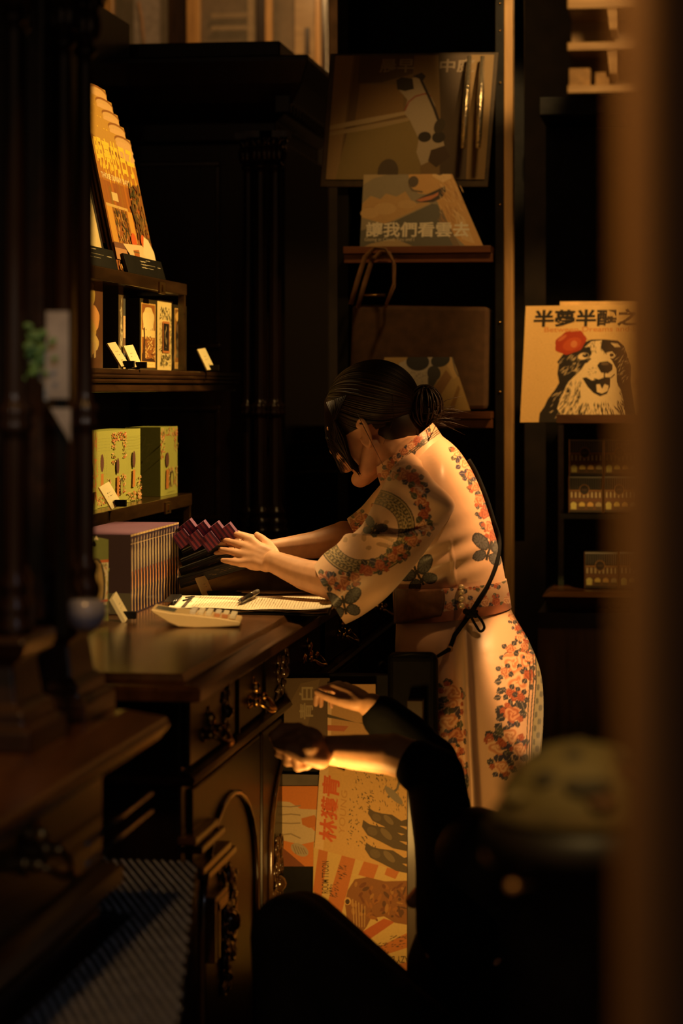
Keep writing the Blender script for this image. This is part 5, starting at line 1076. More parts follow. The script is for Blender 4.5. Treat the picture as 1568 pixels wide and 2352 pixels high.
for i, (x, y, rr, d, lab) in enumerate(((1127, 1967, 0.0075, 1.99, 'blurred brass ball pin at the left edge of the round stand, the higher one'), (1176, 2037, 0.005, 1.95, 'blurred brass ball pin at the left of the round stand, the lower one'))):
    q = P(x, y, d); g = thing('ball_pin', lab, 'pin', q, 'brass ball pins beside the round stand'); MB().ball(q, rr).build('ball', mat('copper_ball', (0.6, 0.3, 0.12), 0.35, 0.6), g); MB().tube([q, q + RT * 0.05 + FW * 0.02], 0.002, 6).build('shank', DULLBRASS, g)
r = thing('low_cabinet', 'dark cabinet with a beaded upright moulding, low at the lower right', 'cabinet', P(1260, 2400, 4.55))
q = MB(); a, b = P(1190, 2070, 4.55), P(1480, 2400, 4.55); q.box((a.x, a.y, 0), (b.x + 0.05, a.y + 0.4, a.z)); q.build('carcass', BLACK, r, 0.004)
q = MB()
for k in range(15):
    t_ = k / 14; q.ball(P(1318 - 14 * t_ ** 0.6, 2190 + 170 * t_, 4.45), 0.0055, n=10, m=7)
q.build('beading', CARVED, r)
for (x0, x1, w) in ((1296, 1288, 0.004), (1304, 1296, 0.005)):
    MB().tube([P(x0 + 4, 2175, 4.45), P((x0 + x1) / 2, 2250, 4.45), P(x1, 2360, 4.45)], w, 10).build('upright_moulding', wood('moulding_mahogany', (0.05, 0.02, 0.007), (0.11, 0.045, 0.014), 0.2, 'Y'), r)
MB().prism([P(1219, 2072, 4.45), P(1225, 2072, 4.45), P(1222, 2102, 4.45), P(1216, 2102, 4.45)][::-1], FW * 0.01).build('grey_strip', mat('grey_strip', (0.22, 0.18, 0.14), 0.5), r)
MB().prism([P(1214, 2108, 4.45), P(1222, 2108, 4.45), P(1220, 2178, 4.45), P(1211, 2178, 4.45)][::-1], FW * 0.01).build('grey_strip', mat('grey_strip', (0.22, 0.18, 0.14), 0.5), r)
r = thing('chair_back', 'curved brown wooden chair back at the bottom right corner, mostly in shadow', 'chair', P(1360, 2400, 3.4))
MB().limb([P(1352, 2238, 3.4), P(1345, 2290, 3.4), P(1340, 2420, 3.4)], [0.009, 0.013, 0.015]).build('upright', wood('chair_wood', (0.07, 0.025, 0.010), (0.14, 0.05, 0.02), 0.4, 'Z'), r)
MB().limb([P(1390, 2285, 3.4), P(1383, 2340, 3.4), P(1375, 2420, 3.4)], [0.004, 0.006, 0.007]).build('upright', wood('chair_wood', (0.07, 0.025, 0.010), (0.14, 0.05, 0.02), 0.4, 'Z'), r)
MB().limb([P(1352, 2240, 3.4), P(1372, 2255, 3.4), P(1390, 2285, 3.4)], [0.008, 0.007, 0.005]).build('top_rail', wood('chair_wood', (0.07, 0.025, 0.010), (0.14, 0.05, 0.02), 0.4, 'Z'), r)
# ---------------------------------------------------------------- people
def W(x, y, d=0.0): return P(x, y, 4.9 + d)
def organic(mb, name, m, parent, voxel, smooth=6, fac=0.5):   # one continuous surface from overlapping limbs
    t = mb.build('tmp_' + name, m, parent)
    r = t.modifiers.new('r', 'REMESH'); r.mode = 'VOXEL'; r.voxel_size = voxel; r.use_smooth_shade = True
    s = t.modifiers.new('s', 'SMOOTH'); s.iterations = smooth; s.factor = fac
    dg = bpy.context.evaluated_depsgraph_get(); dg.update()
    me = bpy.data.meshes.new_from_object(t.evaluated_get(dg))
    bpy.data.objects.remove(t)
    me.name = name; me.materials.clear(); me.materials.append(m)
    me.polygons.foreach_set('use_smooth', [True] * len(me.polygons))
    o = bpy.data.objects.new(name, me); COL.objects.link(o); o.parent = parent; ROOTS[o.name] = ROOTS[parent.name]
    return o
def hand(mb, w, dirv, nrm, side, sc=1.0, curl=(0.12, 0.12, 0.12, 0.12), spread=0.10, thumb=0.6):
    d = dirv.normalized(); n = (nrm - d * nrm.dot(d)).normalized(); a = d.cross(n).normalized() * side   # a points to the thumb side
    K = []
    for i, o in enumerate((0.030, 0.010, -0.010, -0.029)):
        k = w + d * (0.088, 0.092, 0.087, 0.078)[i] * sc + a * o * sc + n * (0.002, 0.004, 0.003, 0.0)[i]
        mb.limb([w + a * o * 0.55 * sc + d * 0.01, w * 0.45 + k * 0.55 + n * 0.002, k], [0.014 * sc, 0.0135 * sc, 0.0098 * sc], 10); K.append(k)
    mb.ball(w + d * 0.05 * sc - n * 0.004, (0.012 * sc, 0.036 * sc, 0.046 * sc), Matrix((n, a, d)).transposed().to_3x3(), 12, 8)
    L = (0.070, 0.078, 0.072, 0.056)
    for i, k in enumerate(K):
        q = (1.5 - i) * spread; dd = (d * math.cos(q) + a * math.sin(q)); p = k; pts = [k]; c = 0
        for j, f in enumerate((0.45, 0.30, 0.25)):
            c += curl[i] * (0.8, 1.0, 0.7)[j]; v = dd * math.cos(c) - n * math.sin(c); p = p + v * L[i] * f * sc; pts.append(p)
        mb.limb(pts, [0.0092 * sc, 0.0084 * sc, 0.0076 * sc, 0.0062 * sc], 10)
    t0 = w + d * 0.022 * sc + a * 0.022 * sc - n * 0.006; td = (d * math.cos(thumb) + a * math.sin(thumb)).normalized()
    t1 = t0 + td * 0.036 * sc - n * 0.006; t2 = t1 + (td * 0.8 + d * 0.35).normalized() * 0.030 * sc - n * 0.003; t3 = t2 + (td * 0.6 + d * 0.6).normalized() * 0.024 * sc
    mb.limb([t0, t1, t2, t3], [0.0145 * sc, 0.0115 * sc, 0.0098 * sc, 0.0076 * sc], 10)
def cr(pts, n):                                       # smooth interpolation of rows of numbers
    pts = np.array(pts, float); m = len(pts); out = []
    for k in range(n):
        t = k / (n - 1) * (m - 1); i = min(int(t), m - 2); f = t - i
        p0, p1, p2, p3 = pts[max(i - 1, 0)], pts[i], pts[i + 1], pts[min(i + 2, m - 1)]
        out.append(0.5 * ((2 * p1) + (p2 - p0) * f + (2 * p0 - 5 * p1 + 4 * p2 - p3) * f * f + (3 * p1 - p0 - 3 * p2 + p3) * f ** 3))
    return np.array(out)
fwv = np.array(FW); rtv = np.array(RT); upv = np.array((0, 0, 1.0)); camv = np.array((0, 0, CAMZ))
def loft(rows, nr, nt, power=1.0):
    """rows: (backX, backY, frontX, frontY, depth centre, half depth) in photo units of the figure's own plane"""
    rr = cr(rows, nr); G = np.zeros((nr, nt, 3)); t = np.linspace(0, 2 * math.pi, nt, endpoint=False)
    ct, st = np.cos(t), np.sin(t)
    ct = np.sign(ct) * np.abs(ct) ** power; st = np.sign(st) * np.abs(st) ** power
    for i, (bx, by, fx, fy, dc, hb) in enumerate(rr):
        B = np.array(W(bx, by, dc)); Fp = np.array(W(fx, fy, dc)); c = (B + Fp) / 2; a = (B - Fp) / 2
        G[i] = c + np.outer(ct, a) - np.outer(st, fwv * hb)          # st > 0 is the side towards the window
    return G
def to_px(G):                                          # the figure's side plane, in photo units at its near side
    q = G - camv; dep = q @ fwv
    return 784 + (q @ rtv) / dep * F, 890 - (q @ upv) / dep * F, dep
def normals(G):
    du = np.roll(G, -1, 1) - np.roll(G, 1, 1); dv = np.gradient(G, axis=0); n = np.cross(du, dv); n /= np.linalg.norm(n, axis=2, keepdims=True) + 1e-9
    c = G.mean(axis=1, keepdims=True); s = np.sign(((G - c) * n).sum(axis=2, keepdims=True).mean()); return n * s
def grid_mesh(name, G, C, m, parent, thick=0.0015, caps=False):
    nr, nt, _ = G.shape; org = np.array(ROOTS[parent.name]); vs = (G - org).reshape(-1, 3)
    idx = np.arange(nr * nt).reshape(nr, nt); a = idx[:-1]; b = np.roll(idx, -1, 1)[:-1]; c = np.roll(idx, -1, 1)[1:]; d = idx[1:]
    fs = np.stack([a, b, c, d], axis=-1).reshape(-1, 4)
    me = bpy.data.meshes.new(name); me.vertices.add(len(vs)); me.vertices.foreach_set('co', vs.ravel())
    me.loops.add(fs.size); me.loops.foreach_set('vertex_index', fs.ravel().astype(np.int32)); me.polygons.add(len(fs))
    me.polygons.foreach_set('loop_start', np.arange(0, fs.size, 4, dtype=np.int32)); me.polygons.foreach_set('loop_total', np.full(len(fs), 4, dtype=np.int32))
    me.polygons.foreach_set('use_smooth', np.ones(len(fs), dtype=bool)); me.update(calc_edges=True); me.validate()
    ca = me.color_attributes.new('Col', 'FLOAT_COLOR', 'POINT'); col = np.ones((len(vs), 4), np.float32); col[:, :3] = C.reshape(-1, 3); ca.data.foreach_set('color', col.ravel())
    me.materials.append(m); o = bpy.data.objects.new(name, me); COL.objects.link(o); o.parent = parent; ROOTS[o.name] = ROOTS[parent.name]
    if thick: s = o.modifiers.new('cloth', 'SOLIDIFY'); s.thickness = thick; s.offset = 0
    return o
# --- the printed satin: motifs painted in the garment's own side plane
PEACH = np.array((0.80, 0.50, 0.31))
def blend(C, mask, col, a=1.0):
    m = (np.clip(mask, 0, 1) * a)[..., None]; C[:] = C * (1 - m) + np.array(col) * m
def rose(C, X, Y, cx, cy, r, hue=0):
    dx, dy = (X - cx) / r, (Y - cy) / r; rad = np.hypot(dx, dy); th = np.arctan2(dy, dx)
    edge = 1 + 0.10 * np.sin(5 * th + cx) + 0.05 * np.sin(9 * th + cy); m = (rad < edge).astype(float)
    if not m.any(): return
    sw = 0.5 + 0.5 * np.sin(9.5 * rad + 1.6 * np.sin(3 * th + cx) + th * 2)
    lo, hi = (((0.42, 0.11, 0.045), (0.74, 0.36, 0.19)), ((0.33, 0.055, 0.025), (0.54, 0.16, 0.07)), ((0.62, 0.23, 0.10), (0.90, 0.57, 0.34)))[hue]
    col = np.array(lo) * (1 - sw[..., None]) + np.array(hi) * sw[..., None]
    C[:] = C * (1 - m[..., None]) + col * m[..., None]
def leafp(C, X, Y, cx, cy, ln, ang, col=(0.045, 0.045, 0.055)):
    ca, sa = math.cos(ang), math.sin(ang); u = ((X - cx) * ca + (Y - cy) * sa) / ln; v = (-(X - cx) * sa + (Y - cy) * ca) / ln
    w = 0.42 * np.sin(np.clip(u, 0, 1) * math.pi); m = ((u > 0) & (u < 1) & (np.abs(v) < w)).astype(float); blend(C, m, col)
    blend(C, ((u > 0.05) & (u < 0.9) & (np.abs(v) < 0.045)).astype(float), (0.30, 0.24, 0.20))
def garland(C, X, Y, path, r, seed, dens=1.0):
    g = random.Random(seed)
    for (x, y) in path:
        for _ in range(int(5 * dens)):
            a = g.uniform(0, 6.28); q = g.uniform(0.7, 1.3) * r; leafp(C, X, Y, x + math.cos(a) * q * 0.6, y + math.sin(a) * q * 0.6, r * g.uniform(0.7, 1.1), a + g.uniform(-0.5, 0.5), g.choice([(0.045, 0.045, 0.055), (0.06, 0.05, 0.09), (0.09, 0.09, 0.05)]))
        for _ in range(3):
            a = g.uniform(0, 6.28); rose(C, X, Y, x + math.cos(a) * r * 0.95, y + math.sin(a) * r * 0.95, r * g.uniform(0.22, 0.36), 1)
        rose(C, X, Y, x + g.uniform(-2, 2), y + g.uniform(-2, 2), r * g.uniform(0.65, 0.85), g.choice([0, 0, 1, 2]))
def butterfly(C, X, Y, cx, cy, s, ang):
    ca, sa = math.cos(ang), math.sin(ang); u = ((X - cx) * ca + (Y - cy) * sa) / s; v = (-(X - cx) * sa + (Y - cy) * ca) / s
    for sg in (-1, 1):
        for (ox, oy, rx, ry, t) in ((0.62, -0.42, 0.62, 0.40, -0.6), (0.48, 0.42, 0.44, 0.34, 0.6)):
            a, b = u * sg - ox, v - oy; ct, st = math.cos(t), math.sin(t); p, q = (a * ct + b * st) / rx, (-a * st + b * ct) / ry; rr_ = np.hypot(p, q)
            blend(C, (rr_ < 1).astype(float), (0.035, 0.032, 0.035)); ang_ = np.arctan2(q, p)
            blend(C, ((rr_ < 0.82) & (np.abs(np.sin(ang_ * 5)) > 0.35)).astype(float), (0.11, 0.105, 0.105))
    blend(C, ((np.abs(u) < 0.07) & (np.abs(v) < 0.6)).astype(float), (0.03, 0.025, 0.02))
def ring_band(C, X, Y, cx, cy, rx, ry, ang=0.0):
    ca, sa = math.cos(ang), math.sin(ang); u = ((X - cx) * ca + (Y - cy) * sa) / rx; v = (-(X - cx) * sa + (Y - cy) * ca) / ry; r = np.hypot(u, v); th = np.arctan2(v, u)
    blend(C, ((r > 0.66) & (r < 1.0)).astype(float), (0.50, 0.36, 0.17))
    for a, b in ((0.985, 1.01), (0.94, 0.955), (0.86, 0.875), (0.74, 0.755), (0.66, 0.68)): blend(C, ((r > a) & (r < b)).astype(float), (0.06, 0.045, 0.025))
    blend(C, ((r > 0.76) & (r < 0.86) & (np.sin(th * 34) * np.sin(r * 90) > 0.1)).astype(float), (0.10, 0.08, 0.04))
    blend(C, ((r > 0.88) & (r < 0.935) & (np.sin(th * 60) > 0)).astype(float), (0.12, 0.09, 0.04))
    blend(C, ((r > 0.69) & (r < 0.735) & (np.sin(th * 48) > 0.2)).astype(float), (0.14, 0.10, 0.05))
    sc = np.sin(u * 13 + 2.2 * np.sin(v * 9)) * np.sin(v * 14 + 2.0 * np.sin(u * 8)); blend(C, ((r < 0.62) & (sc > 0.5)).astype(float), (0.42, 0.24, 0.12), 0.8)
SATIN = printed('printed_peach_satin', 0.40, 0.0, 0.25, 600.0, 0.05, bump=0.12)
woman = thing('person', 'woman in a peach floral satin dress leaning over the counter with both arms stretched out', 'person', (W(1080, 2400).x, W(1080, 2400).y, 0))
# body: one continuous surface, head turned down and away
OH = W(862, 985, 0.075)
hf = (-RT * 0.86 - UP * 0.30 + FW * 0.40).normalized(); hu = (UP * 0.93 - RT * 0.34 - hf * ((UP * 0.93 - RT * 0.34).dot(hf))).normalized(); hs = hu.cross(hf)   # forward, up, left of the head
HM = Matrix((hf, hs, hu)).transposed().to_3x3()
def Hd(x, y, z): return OH + HM @ Vector((x, y, z))
b = MB()
b.ball(Hd(-0.008, 0, 0.048), (0.094, 0.073, 0.083), HM, 24, 16); b.ball(Hd(0.040, 0, -0.012), (0.050, 0.056, 0.080), HM, 20, 14)
b.limb([Hd(-0.005, 0.052, -0.030), Hd(0.020, 0.046, -0.066), Hd(0.064, 0.012, -0.088)], [0.020, 0.021, 0.017]); b.limb([Hd(-0.005, -0.052, -0.030), Hd(0.020, -0.046, -0.066), Hd(0.064, -0.012, -0.088)], [0.020, 0.021, 0.017])
b.ball(Hd(0.068, 0, -0.087), (0.020, 0.024, 0.018), HM, 12, 8); b.limb([Hd(0.086, 0, 0.022), Hd(0.104, 0, -0.014)], [0.007, 0.010]); b.ball(Hd(0.098, 0.011, -0.020), 0.008); b.ball(Hd(0.098, -0.011, -0.020), 0.008)
for sy in (-1, 1):
    b.ball(Hd(0.078, sy * 0.030, 0.014), (0.012, 0.017, 0.011), HM); b.limb([Hd(0.086, sy * 0.012, 0.034), Hd(0.076, sy * 0.045, 0.032)], [0.008, 0.007]); b.ball(Hd(0.066, sy * 0.036, -0.028), (0.020, 0.022, 0.020), HM)
    ear = [Hd(-0.004 + 0.013 * math.cos(q) - 0.004, sy * (0.075 + 0.012 * max(0, -math.cos(q))), 0.002 + 0.029 * math.sin(q)) for q in np.linspace(0.6, 5.9, 14)]
    b.limb(ear, [0.0046] * 14, 8); b.ball(Hd(-0.008, sy * 0.074, 0.0), (0.011, 0.004, 0.024), HM)
b.ball(Hd(0.092, 0, -0.048), (0.010, 0.021, 0.0065), HM); b.ball(Hd(0.089, 0, -0.060), (0.010, 0.018, 0.0070), HM)
b.limb([Hd(-0.030, 0, -0.02), W(915, 1035, 0.045), W(955, 1075, 0.02)], [0.054, 0.052, 0.062])
b.limb([W(965, 1080, 0.0), W(1010, 1180, 0.0), W(1020, 1300, 0.0), W(1040, 1400, 0.0), W(1075, 1490, 0.0)], [0.070, 0.090, 0.095, 0.085, 0.090], 18)
b.limb([W(985, 1115, -0.10), W(985, 1105, 0.10)], [0.042, 0.042])
wn = W(628, 1290, -0.005); b.limb([W(985, 1115, -0.10), W(910, 1225, -0.150), W(838, 1342, -0.165), W(770, 1338, -0.13), W(700, 1320, -0.07), wn], [0.040, 0.040, 0.036, 0.038, 0.031, 0.0225])
wf = W(625, 1262, 0.17); b.limb([W(985, 1105, 0.10), W(900, 1180, 0.19), W(835, 1238, 0.24), W(790, 1235, 0.235), W(720, 1252, 0.20), wf], [0.040, 0.040, 0.035, 0.036, 0.029, 0.0205])
hand(b, wn, W(500, 1246, 0.10) - wn, UP * 0.42 - FW * 0.85, 1, 0.92, (0.10, 0.08, 0.06, 0.05), 0.07, 0.5)
hand(b, wf, W(500, 1238, 0.14) - wf, UP * 0.8 - FW * 0.5 + RT * 0.15, 1, 0.92, (0.10, 0.06, 0.08, 0.16), 0.09, 0.35)
for dd in (-0.085, 0.085):
    b.limb([W(1085, 1510, dd), W(1070, 1950, dd), W(1085, 2330, dd)], [0.066, 0.056, 0.036], 16); b.limb([W(1085, 2355, dd), W(1010, 2378, dd), W(960, 2390, dd)], [0.036, 0.030, 0.022])
organic(b, 'body', SKIN, woman, 0.0026, 8)
sh_ = MB()
for dd in (-0.085, 0.085): sh_.limb([W(1095, 2385, dd), W(1010, 2388, dd), W(955, 2396, dd)], [0.040, 0.038, 0.028])
for k, dd in enumerate((-0.085, 0.085)):
    s1 = MB(); s1.limb([W(1098, 2372, dd), W(1010, 2380, dd), W(950, 2390, dd)], [0.038, 0.036, 0.027]); s1.build('shoe', BLACK, woman)
# hair: strands combed back into a bun
hr = MB(); rg = random.Random(9); BUN = W(962, 934, 0.045)
hc = Vector((-0.012, 0, 0.052)); hrad = Vector((0.098, 0.078, 0.085))
pole = (HM.inverted() @ (BUN - OH)) - hc; pole = Vector((pole.x / hrad.x, pole.y / hrad.y, pole.z / hrad.z)).normalized()
pa1 = pole.orthogonal().normalized(); pa2 = pole.cross(pa1)
NT, NP = 720, 130
gro = sum(rng.uniform(0.3, 1.0) * np.sin(k * np.linspace(0, 2 * math.pi, NT, endpoint=False) + rng.uniform(0, 6.28)) for k in rng.integers(20, 190, 26)); gro = gro / np.abs(gro).max()
vs = []; ok = []
for ip in range(NP):
    phi = 0.10 + 2.62 * ip / (NP - 1)
    for it in range(NT):
        th = 2 * math.pi * it / NT + 0.10 * math.sin(phi * 1.7)
        d = pole * math.cos(phi) + (pa1 * math.cos(th) + pa2 * math.sin(th)) * math.sin(phi)
        k = 1.0 + gro[it] * 0.020 * math.sin(min(phi * 1.2, 1.57)) + 0.03 * math.exp(-(phi / 0.5) ** 2) + 0.035 * math.sin(phi) * (1 + 0.4 * math.sin(2 * th))
        v = hc + Vector((d.x * hrad.x, d.y * hrad.y, d.z * hrad.z)) * k
        if v.z < 0.0 and v.x < 0.02: v.x = v.x * 0.92; v.y *= 0.86                       # closes in to the nape
        vs.append(OH + HM @ v)
        face = v.x > 0.046 and v.z < 0.046
        low = (v.z < 0.014 - 0.15 * max(0, v.x) and v.x > -0.026) or v.z < -0.060
        ok.append(not (face or low))
fs = []
for ip in range(NP - 1):
    for it in range(NT):
        a, b2, c2, d2 = ip * NT + it, ip * NT + (it + 1) % NT, (ip + 1) * NT + (it + 1) % NT, (ip + 1) * NT + it
        if ok[a] and ok[b2] and ok[c2] and ok[d2]: fs.append((a, b2, c2, d2))
hr.add(vs, fs, smooth=True); hr.ball(Hd(-0.050, 0, -0.010), (0.050, 0.062, 0.062), HM, 24, 14)
for i in range(420):                                  # side-swept fringe over the forehead and beside the near cheek
    y0 = rg.uniform(-0.055, 0.060); l = rg.uniform(0.35, 1.0); w = rg.uniform(-0.003, 0.004); y1, y2, y3 = y0 + 0.010, min(0.060, y0 + 0.022), min(0.066, y0 + 0.034) + rg.uniform(-0.004, 0.004)
    fx = lambda y, z: 0.042 + 0.060 * math.sqrt(max(0.02, 1 - (y / 0.066) ** 2 - ((z + 0.012) / 0.105) ** 2)) + w
    pts = [(0.052 - 6 * y0 * y0 + w, y0 * 0.85, 0.100 - 2 * y0 * y0), (0.074 - 5 * y0 * y0 + w, y0 * 0.92, 0.086 - 2 * y0 * y0), (fx(y0, 0.055) - 0.002, y0, 0.058), (fx(y1, 0.03), y1, 0.030), (fx(y2, 0.0), y2, 0.030 - 0.040 * l), (fx(y3, -0.03) - 0.006, y3, 0.030 - 0.095 * l)]
    for q_, k_ in ((0, 0.97), (1, 1.03), (2, 1.045)):
        v = Vector(pts[q_]) - hc; e_ = math.sqrt((v.x / hrad.x) ** 2 + (v.y / hrad.y) ** 2 + (v.z / hrad.z) ** 2); pts[q_] = tuple(hc + v * (k_ / e_))
    hr.tube([Hd(*p) for p in pts], [0.0012, 0.0018, 0.0018, 0.0018, 0.0014, 0.0005], 4)
for i in range(70):
    y_ = rg.uniform(0.060, 0.078); pts = [(0.02 + rg.uniform(-0.02, 0.03), y_, 0.085), (0.045, y_ + 0.004, 0.045), (0.050 + rg.uniform(-0.01, 0.01), y_ + 0.001, 0.005), (0.047, y_ - 0.004, -0.03 - rg.uniform(0, 0.03)), (0.040, y_ - 0.010, -0.05 - rg.uniform(0, 0.03))]
    hr.tube([Hd(*p) for p in pts], [0.0012, 0.0017, 0.0015, 0.001, 0.0004], 4)
hr.build('hair', HAIR, woman)
bn = MB(); bn.ball(W(975, 932, 0.045), 0.027, n=16, m=12)
for i in range(150):
    t0 = rg.uniform(0, 6.28); tilt = rg.uniform(-1.4, 1.4); rr = rg.uniform(0.024, 0.037); ax1 = (RT * math.cos(tilt) + FW * math.sin(tilt)); ax2 = UP; off = FW * rg.uniform(-0.016, 0.016)
    bn.tube([W(975, 932, 0.045) + off + ax1 * rr * math.cos(t0 + q) + ax2 * rr * 1.15 * math.sin(t0 + q) for q in np.linspace(0, rg.uniform(2.5, 5), 14)], [0.0017] * 13 + [0.0006], 5)
for i in range(34):
    p0 = W(965 + rg.uniform(-15, 35), 945 + rg.uniform(-10, 30), rg.uniform(0.01, 0.07)); ang = rg.uniform(-0.5, 0.45); ln = rg.uniform(0.03, 0.085); d = RT * math.cos(ang) - UP * math.sin(ang)
    bn.tube([p0, p0 + d * ln * 0.5 + UP * 0.004, p0 + d * ln - UP * 0.003], [0.0011, 0.0008, 0.0003], 4)
for (p, q_, r_) in (((900, 905), (905, 960), (880, 1020)), ((985, 975), (990, 1000), (965, 1030)), ((1000, 978), (985, 1010), (950, 1040)), ((820, 950), (850, 1010), (880, 1070))):
    bn.tube([W(*p, -0.03), W(*q_, -0.045), W(*r_, -0.04)], [0.0009, 0.0008, 0.0004], 4)
bn.build('hair_bun', HAIR, woman)
# dress: bodice and skirt in one printed piece
rows = [(1012, 1000, 878, 1098, 0.015, 0.070), (1050, 1032, 872, 1128, 0.0, 0.135), (1082, 1080, 868, 1180, 0.0, 0.165), (1108, 1140, 868, 1235, 0.0, 0.165), (1130, 1210, 872, 1285, 0.0, 0.150), (1150, 1285, 888, 1325, 0.0, 0.135), (1162, 1345, 905, 1358, 0.0, 0.125), (1170, 1395, 910, 1425, 0.0, 0.130),
        (1212, 1470, 908, 1500, 0.0, 0.165), (1240, 1545, 915, 1590, 0.0, 0.190), (1247, 1640, 930, 1690, 0.0, 0.200), (1240, 1750, 948, 1790, 0.0, 0.205), (1226, 1860, 972, 1880, 0.0, 0.210), (1216, 1970, 990, 1980, 0.0, 0.215), (1210, 2080, 1000, 2085, 0.0, 0.22)]
G = loft(rows, 560, 520)
n = normals(G); X, Y, dep = to_px(G)
fold = np.exp(-((X - (1066 + (Y - 1440) * 0.058)) / 9.0) ** 2) * np.clip((Y - 1420) / 160, 0, 1) * 0.028                       # front panel edge
fold -= np.exp(-((X - (1040 + (Y - 1440) * 0.050)) / 24.0) ** 2) * np.clip((Y - 1440) / 120, 0, 1) * 0.026
fold += 0.006 * np.sin((X - 1120 - (Y - 1500) * 0.10) / 20.0) * np.clip((Y - 1560) / 200, 0, 1) * (X > 1085)
fold += 0.0035 * np.sin((Y - 1290 + (X - 1000) * 0.45) / 8.5) * np.exp(-((Y - 1275) / 55) ** 2) * np.exp(-((X - 1030) / 70) ** 2)
fold += 0.004 * np.sin((X - Y * 0.35) / 14.0) * np.exp(-((Y - 1070) / 50) ** 2) * np.exp(-((X - 1010) / 40) ** 2)
fold += 0.004 * np.exp(-((X - 1040 - (Y - 1300) * 0.1) / 4.0) ** 2) * np.clip((1345 - Y) / 30, 0, 1) * np.clip((Y - 1235) / 40, 0, 1)
near = (dep < 4.9).astype(float)
G = G + n * (fold * near)[..., None]
Cc = np.ones_like(G) * PEACH
garland(Cc, X, Y, [(1052, 1040), (1068, 1064), (1080, 1090), (1092, 1118), (1100, 1148), (1110, 1178), (1122, 1208), (1130, 1235)], 15, 3)
butterfly(Cc, X, Y, 1122, 1265, 38, 0.25); butterfly(Cc, X, Y, 962, 1322, 40, -0.5)
garland(Cc, X, Y, [(1200, 1450), (1212, 1480)], 14, 4)
for (x, y, r, h) in ((1172, 1492, 11, 0), (1176, 1522, 24, 2), (1206, 1512, 20, 2), (1190, 1566, 30, 2), (1214, 1550, 12, 1), (1158, 1543, 10, 0), (1180, 1598, 12, 1), (1168, 1590, 8, 1), (1196, 1602, 9, 1)):
    for a in (0.4, 2.2, 3.6, 5.2): leafp(Cc, X, Y, x + math.cos(a) * r * 0.8, y + math.sin(a) * r * 0.8, 15, a)
    rose(Cc, X, Y, x, y, r, h)
for (x, y, a, l) in ((1152, 1565, 3.0, 18), (1156, 1582, 2.6, 20), (1150, 1600, 2.9, 17), (1184, 1612, 1.4, 24), (1196, 1610, 1.2, 24), (1172, 1612, 1.8, 22), (1165, 1625, 2.6, 16), (1150, 1660, 2.2, 22), (1162, 1665, 1.7, 20)): leafp(Cc, X, Y, x, y, l, a)
garland(Cc, X, Y, [(1174, 1640)], 24, 12, 1.6); garland(Cc, X, Y, [(1140, 1712), (1170, 1690)], 26, 14, 1.4); garland(Cc, X, Y, [(1150, 1760), (1190, 1720)], 20, 15, 1.4)
for y in range(1590, 1880, 34): garland(Cc, X, Y, [(1030 + (y - 1590) * 0.02 + 8 * math.sin(y), y)], 24, y, 1.2)
vx = 1228 + (Y - 1480) * 0.03 - np.clip(Y - 1560, 0, 400) * 0.075
blend(Cc, ((X > vx) & (X < vx + 22) & (Y > 1470)).astype(float), (0.40, 0.34, 0.17)); 
for o_ in (-14, -6, 0, 22): blend(Cc, ((np.abs(X - vx - o_) < 1.2) & (Y > 1500)).astype(float), (0.07, 0.05, 0.03))
blend(Cc, ((X > vx + 3) & (X < vx + 19) & (np.sin(Y / 5.0) * np.sin((X - vx) / 3.0) > 0.2) & (Y > 1470)).astype(float), (0.12, 0.11, 0.06))
garland(Cc, X, Y, [(1178 + i * 9, 1420 + i * 22) for i in range(5)], 11, 31)
GD = G
grid_mesh('dress', G, Cc, SATIN, woman)
def surf(Gr, x, y, off=0.004):                       # a point resting on the near side of a garment
    Xa, Ya, da = to_px(Gr); e = (Xa - x) ** 2 + (Ya - y) ** 2 + (da > 4.93) * 1e6; i = np.unravel_index(np.argmin(e), e.shape)
    nn = normals(Gr)[i]; return Vector(Gr[i]) + Vector(nn) * off
# sleeves: wide bell sleeves with roundel and rose garland
rows = [(1040, 1125, 945, 1040, -0.055, 0.045), (1044, 1160, 905, 1070, -0.135, 0.088), (1026, 1196, 880, 1115, -0.150, 0.098), (990, 1245, 858, 1158, -0.160, 0.100), (945, 1305, 832, 1205, -0.165, 0.100), (890, 1368, 786, 1243, -0.160, 0.100), (835, 1410, 745, 1272, -0.150, 0.098), (794, 1432, 722, 1300, -0.145, 0.095)]
G = loft(rows, 260, 360); n = normals(G); X, Y, dep = to_px(G)
yf = 1231 - np.clip((X - 900) / 90, 0, 1) ** 2 * 26 + np.clip((860 - X) / 60, 0, 1) * 2
below = np.clip((Y - yf) / 5, -1, 1); fold = 0.010 * np.exp(-np.abs(Y - yf - 4) / 22) * (Y > yf - 3) * np.clip((X - 770) / 40, 0, 1) * np.clip((1010 - X) / 60, 0, 1) - 0.007 * np.exp(-np.abs(yf - Y) / 10) * (Y < yf) * np.clip((X - 790) / 40, 0, 1) * np.clip((1010 - X) / 60, 0, 1)
fold += 0.005 * np.sin((X * 0.8 + Y * 0.35) / 15.0) * np.exp(-((Y - 1060) / 40) ** 2)
fold += 0.006 * np.exp(-(((X - 800) * 0.75 + (Y - 1340) * 0.66) / 16) ** 2) * np.exp(-((X - 780) / 60) ** 2)
G = G + n * (fold * (dep < 4.76))[..., None]
Cc = np.ones_like(G) * PEACH
garland(Cc, X, Y, [(905, 1092), (928, 1090), (948, 1100), (962, 1125), (966, 1152), (972, 1180), (972, 1208)], 16, 41, 1.3)
ring_band(Cc, X, Y, 842, 1222, 112, 96, -0.35)
butterfly(Cc, X, Y, 858, 1214, 24, 0.5)
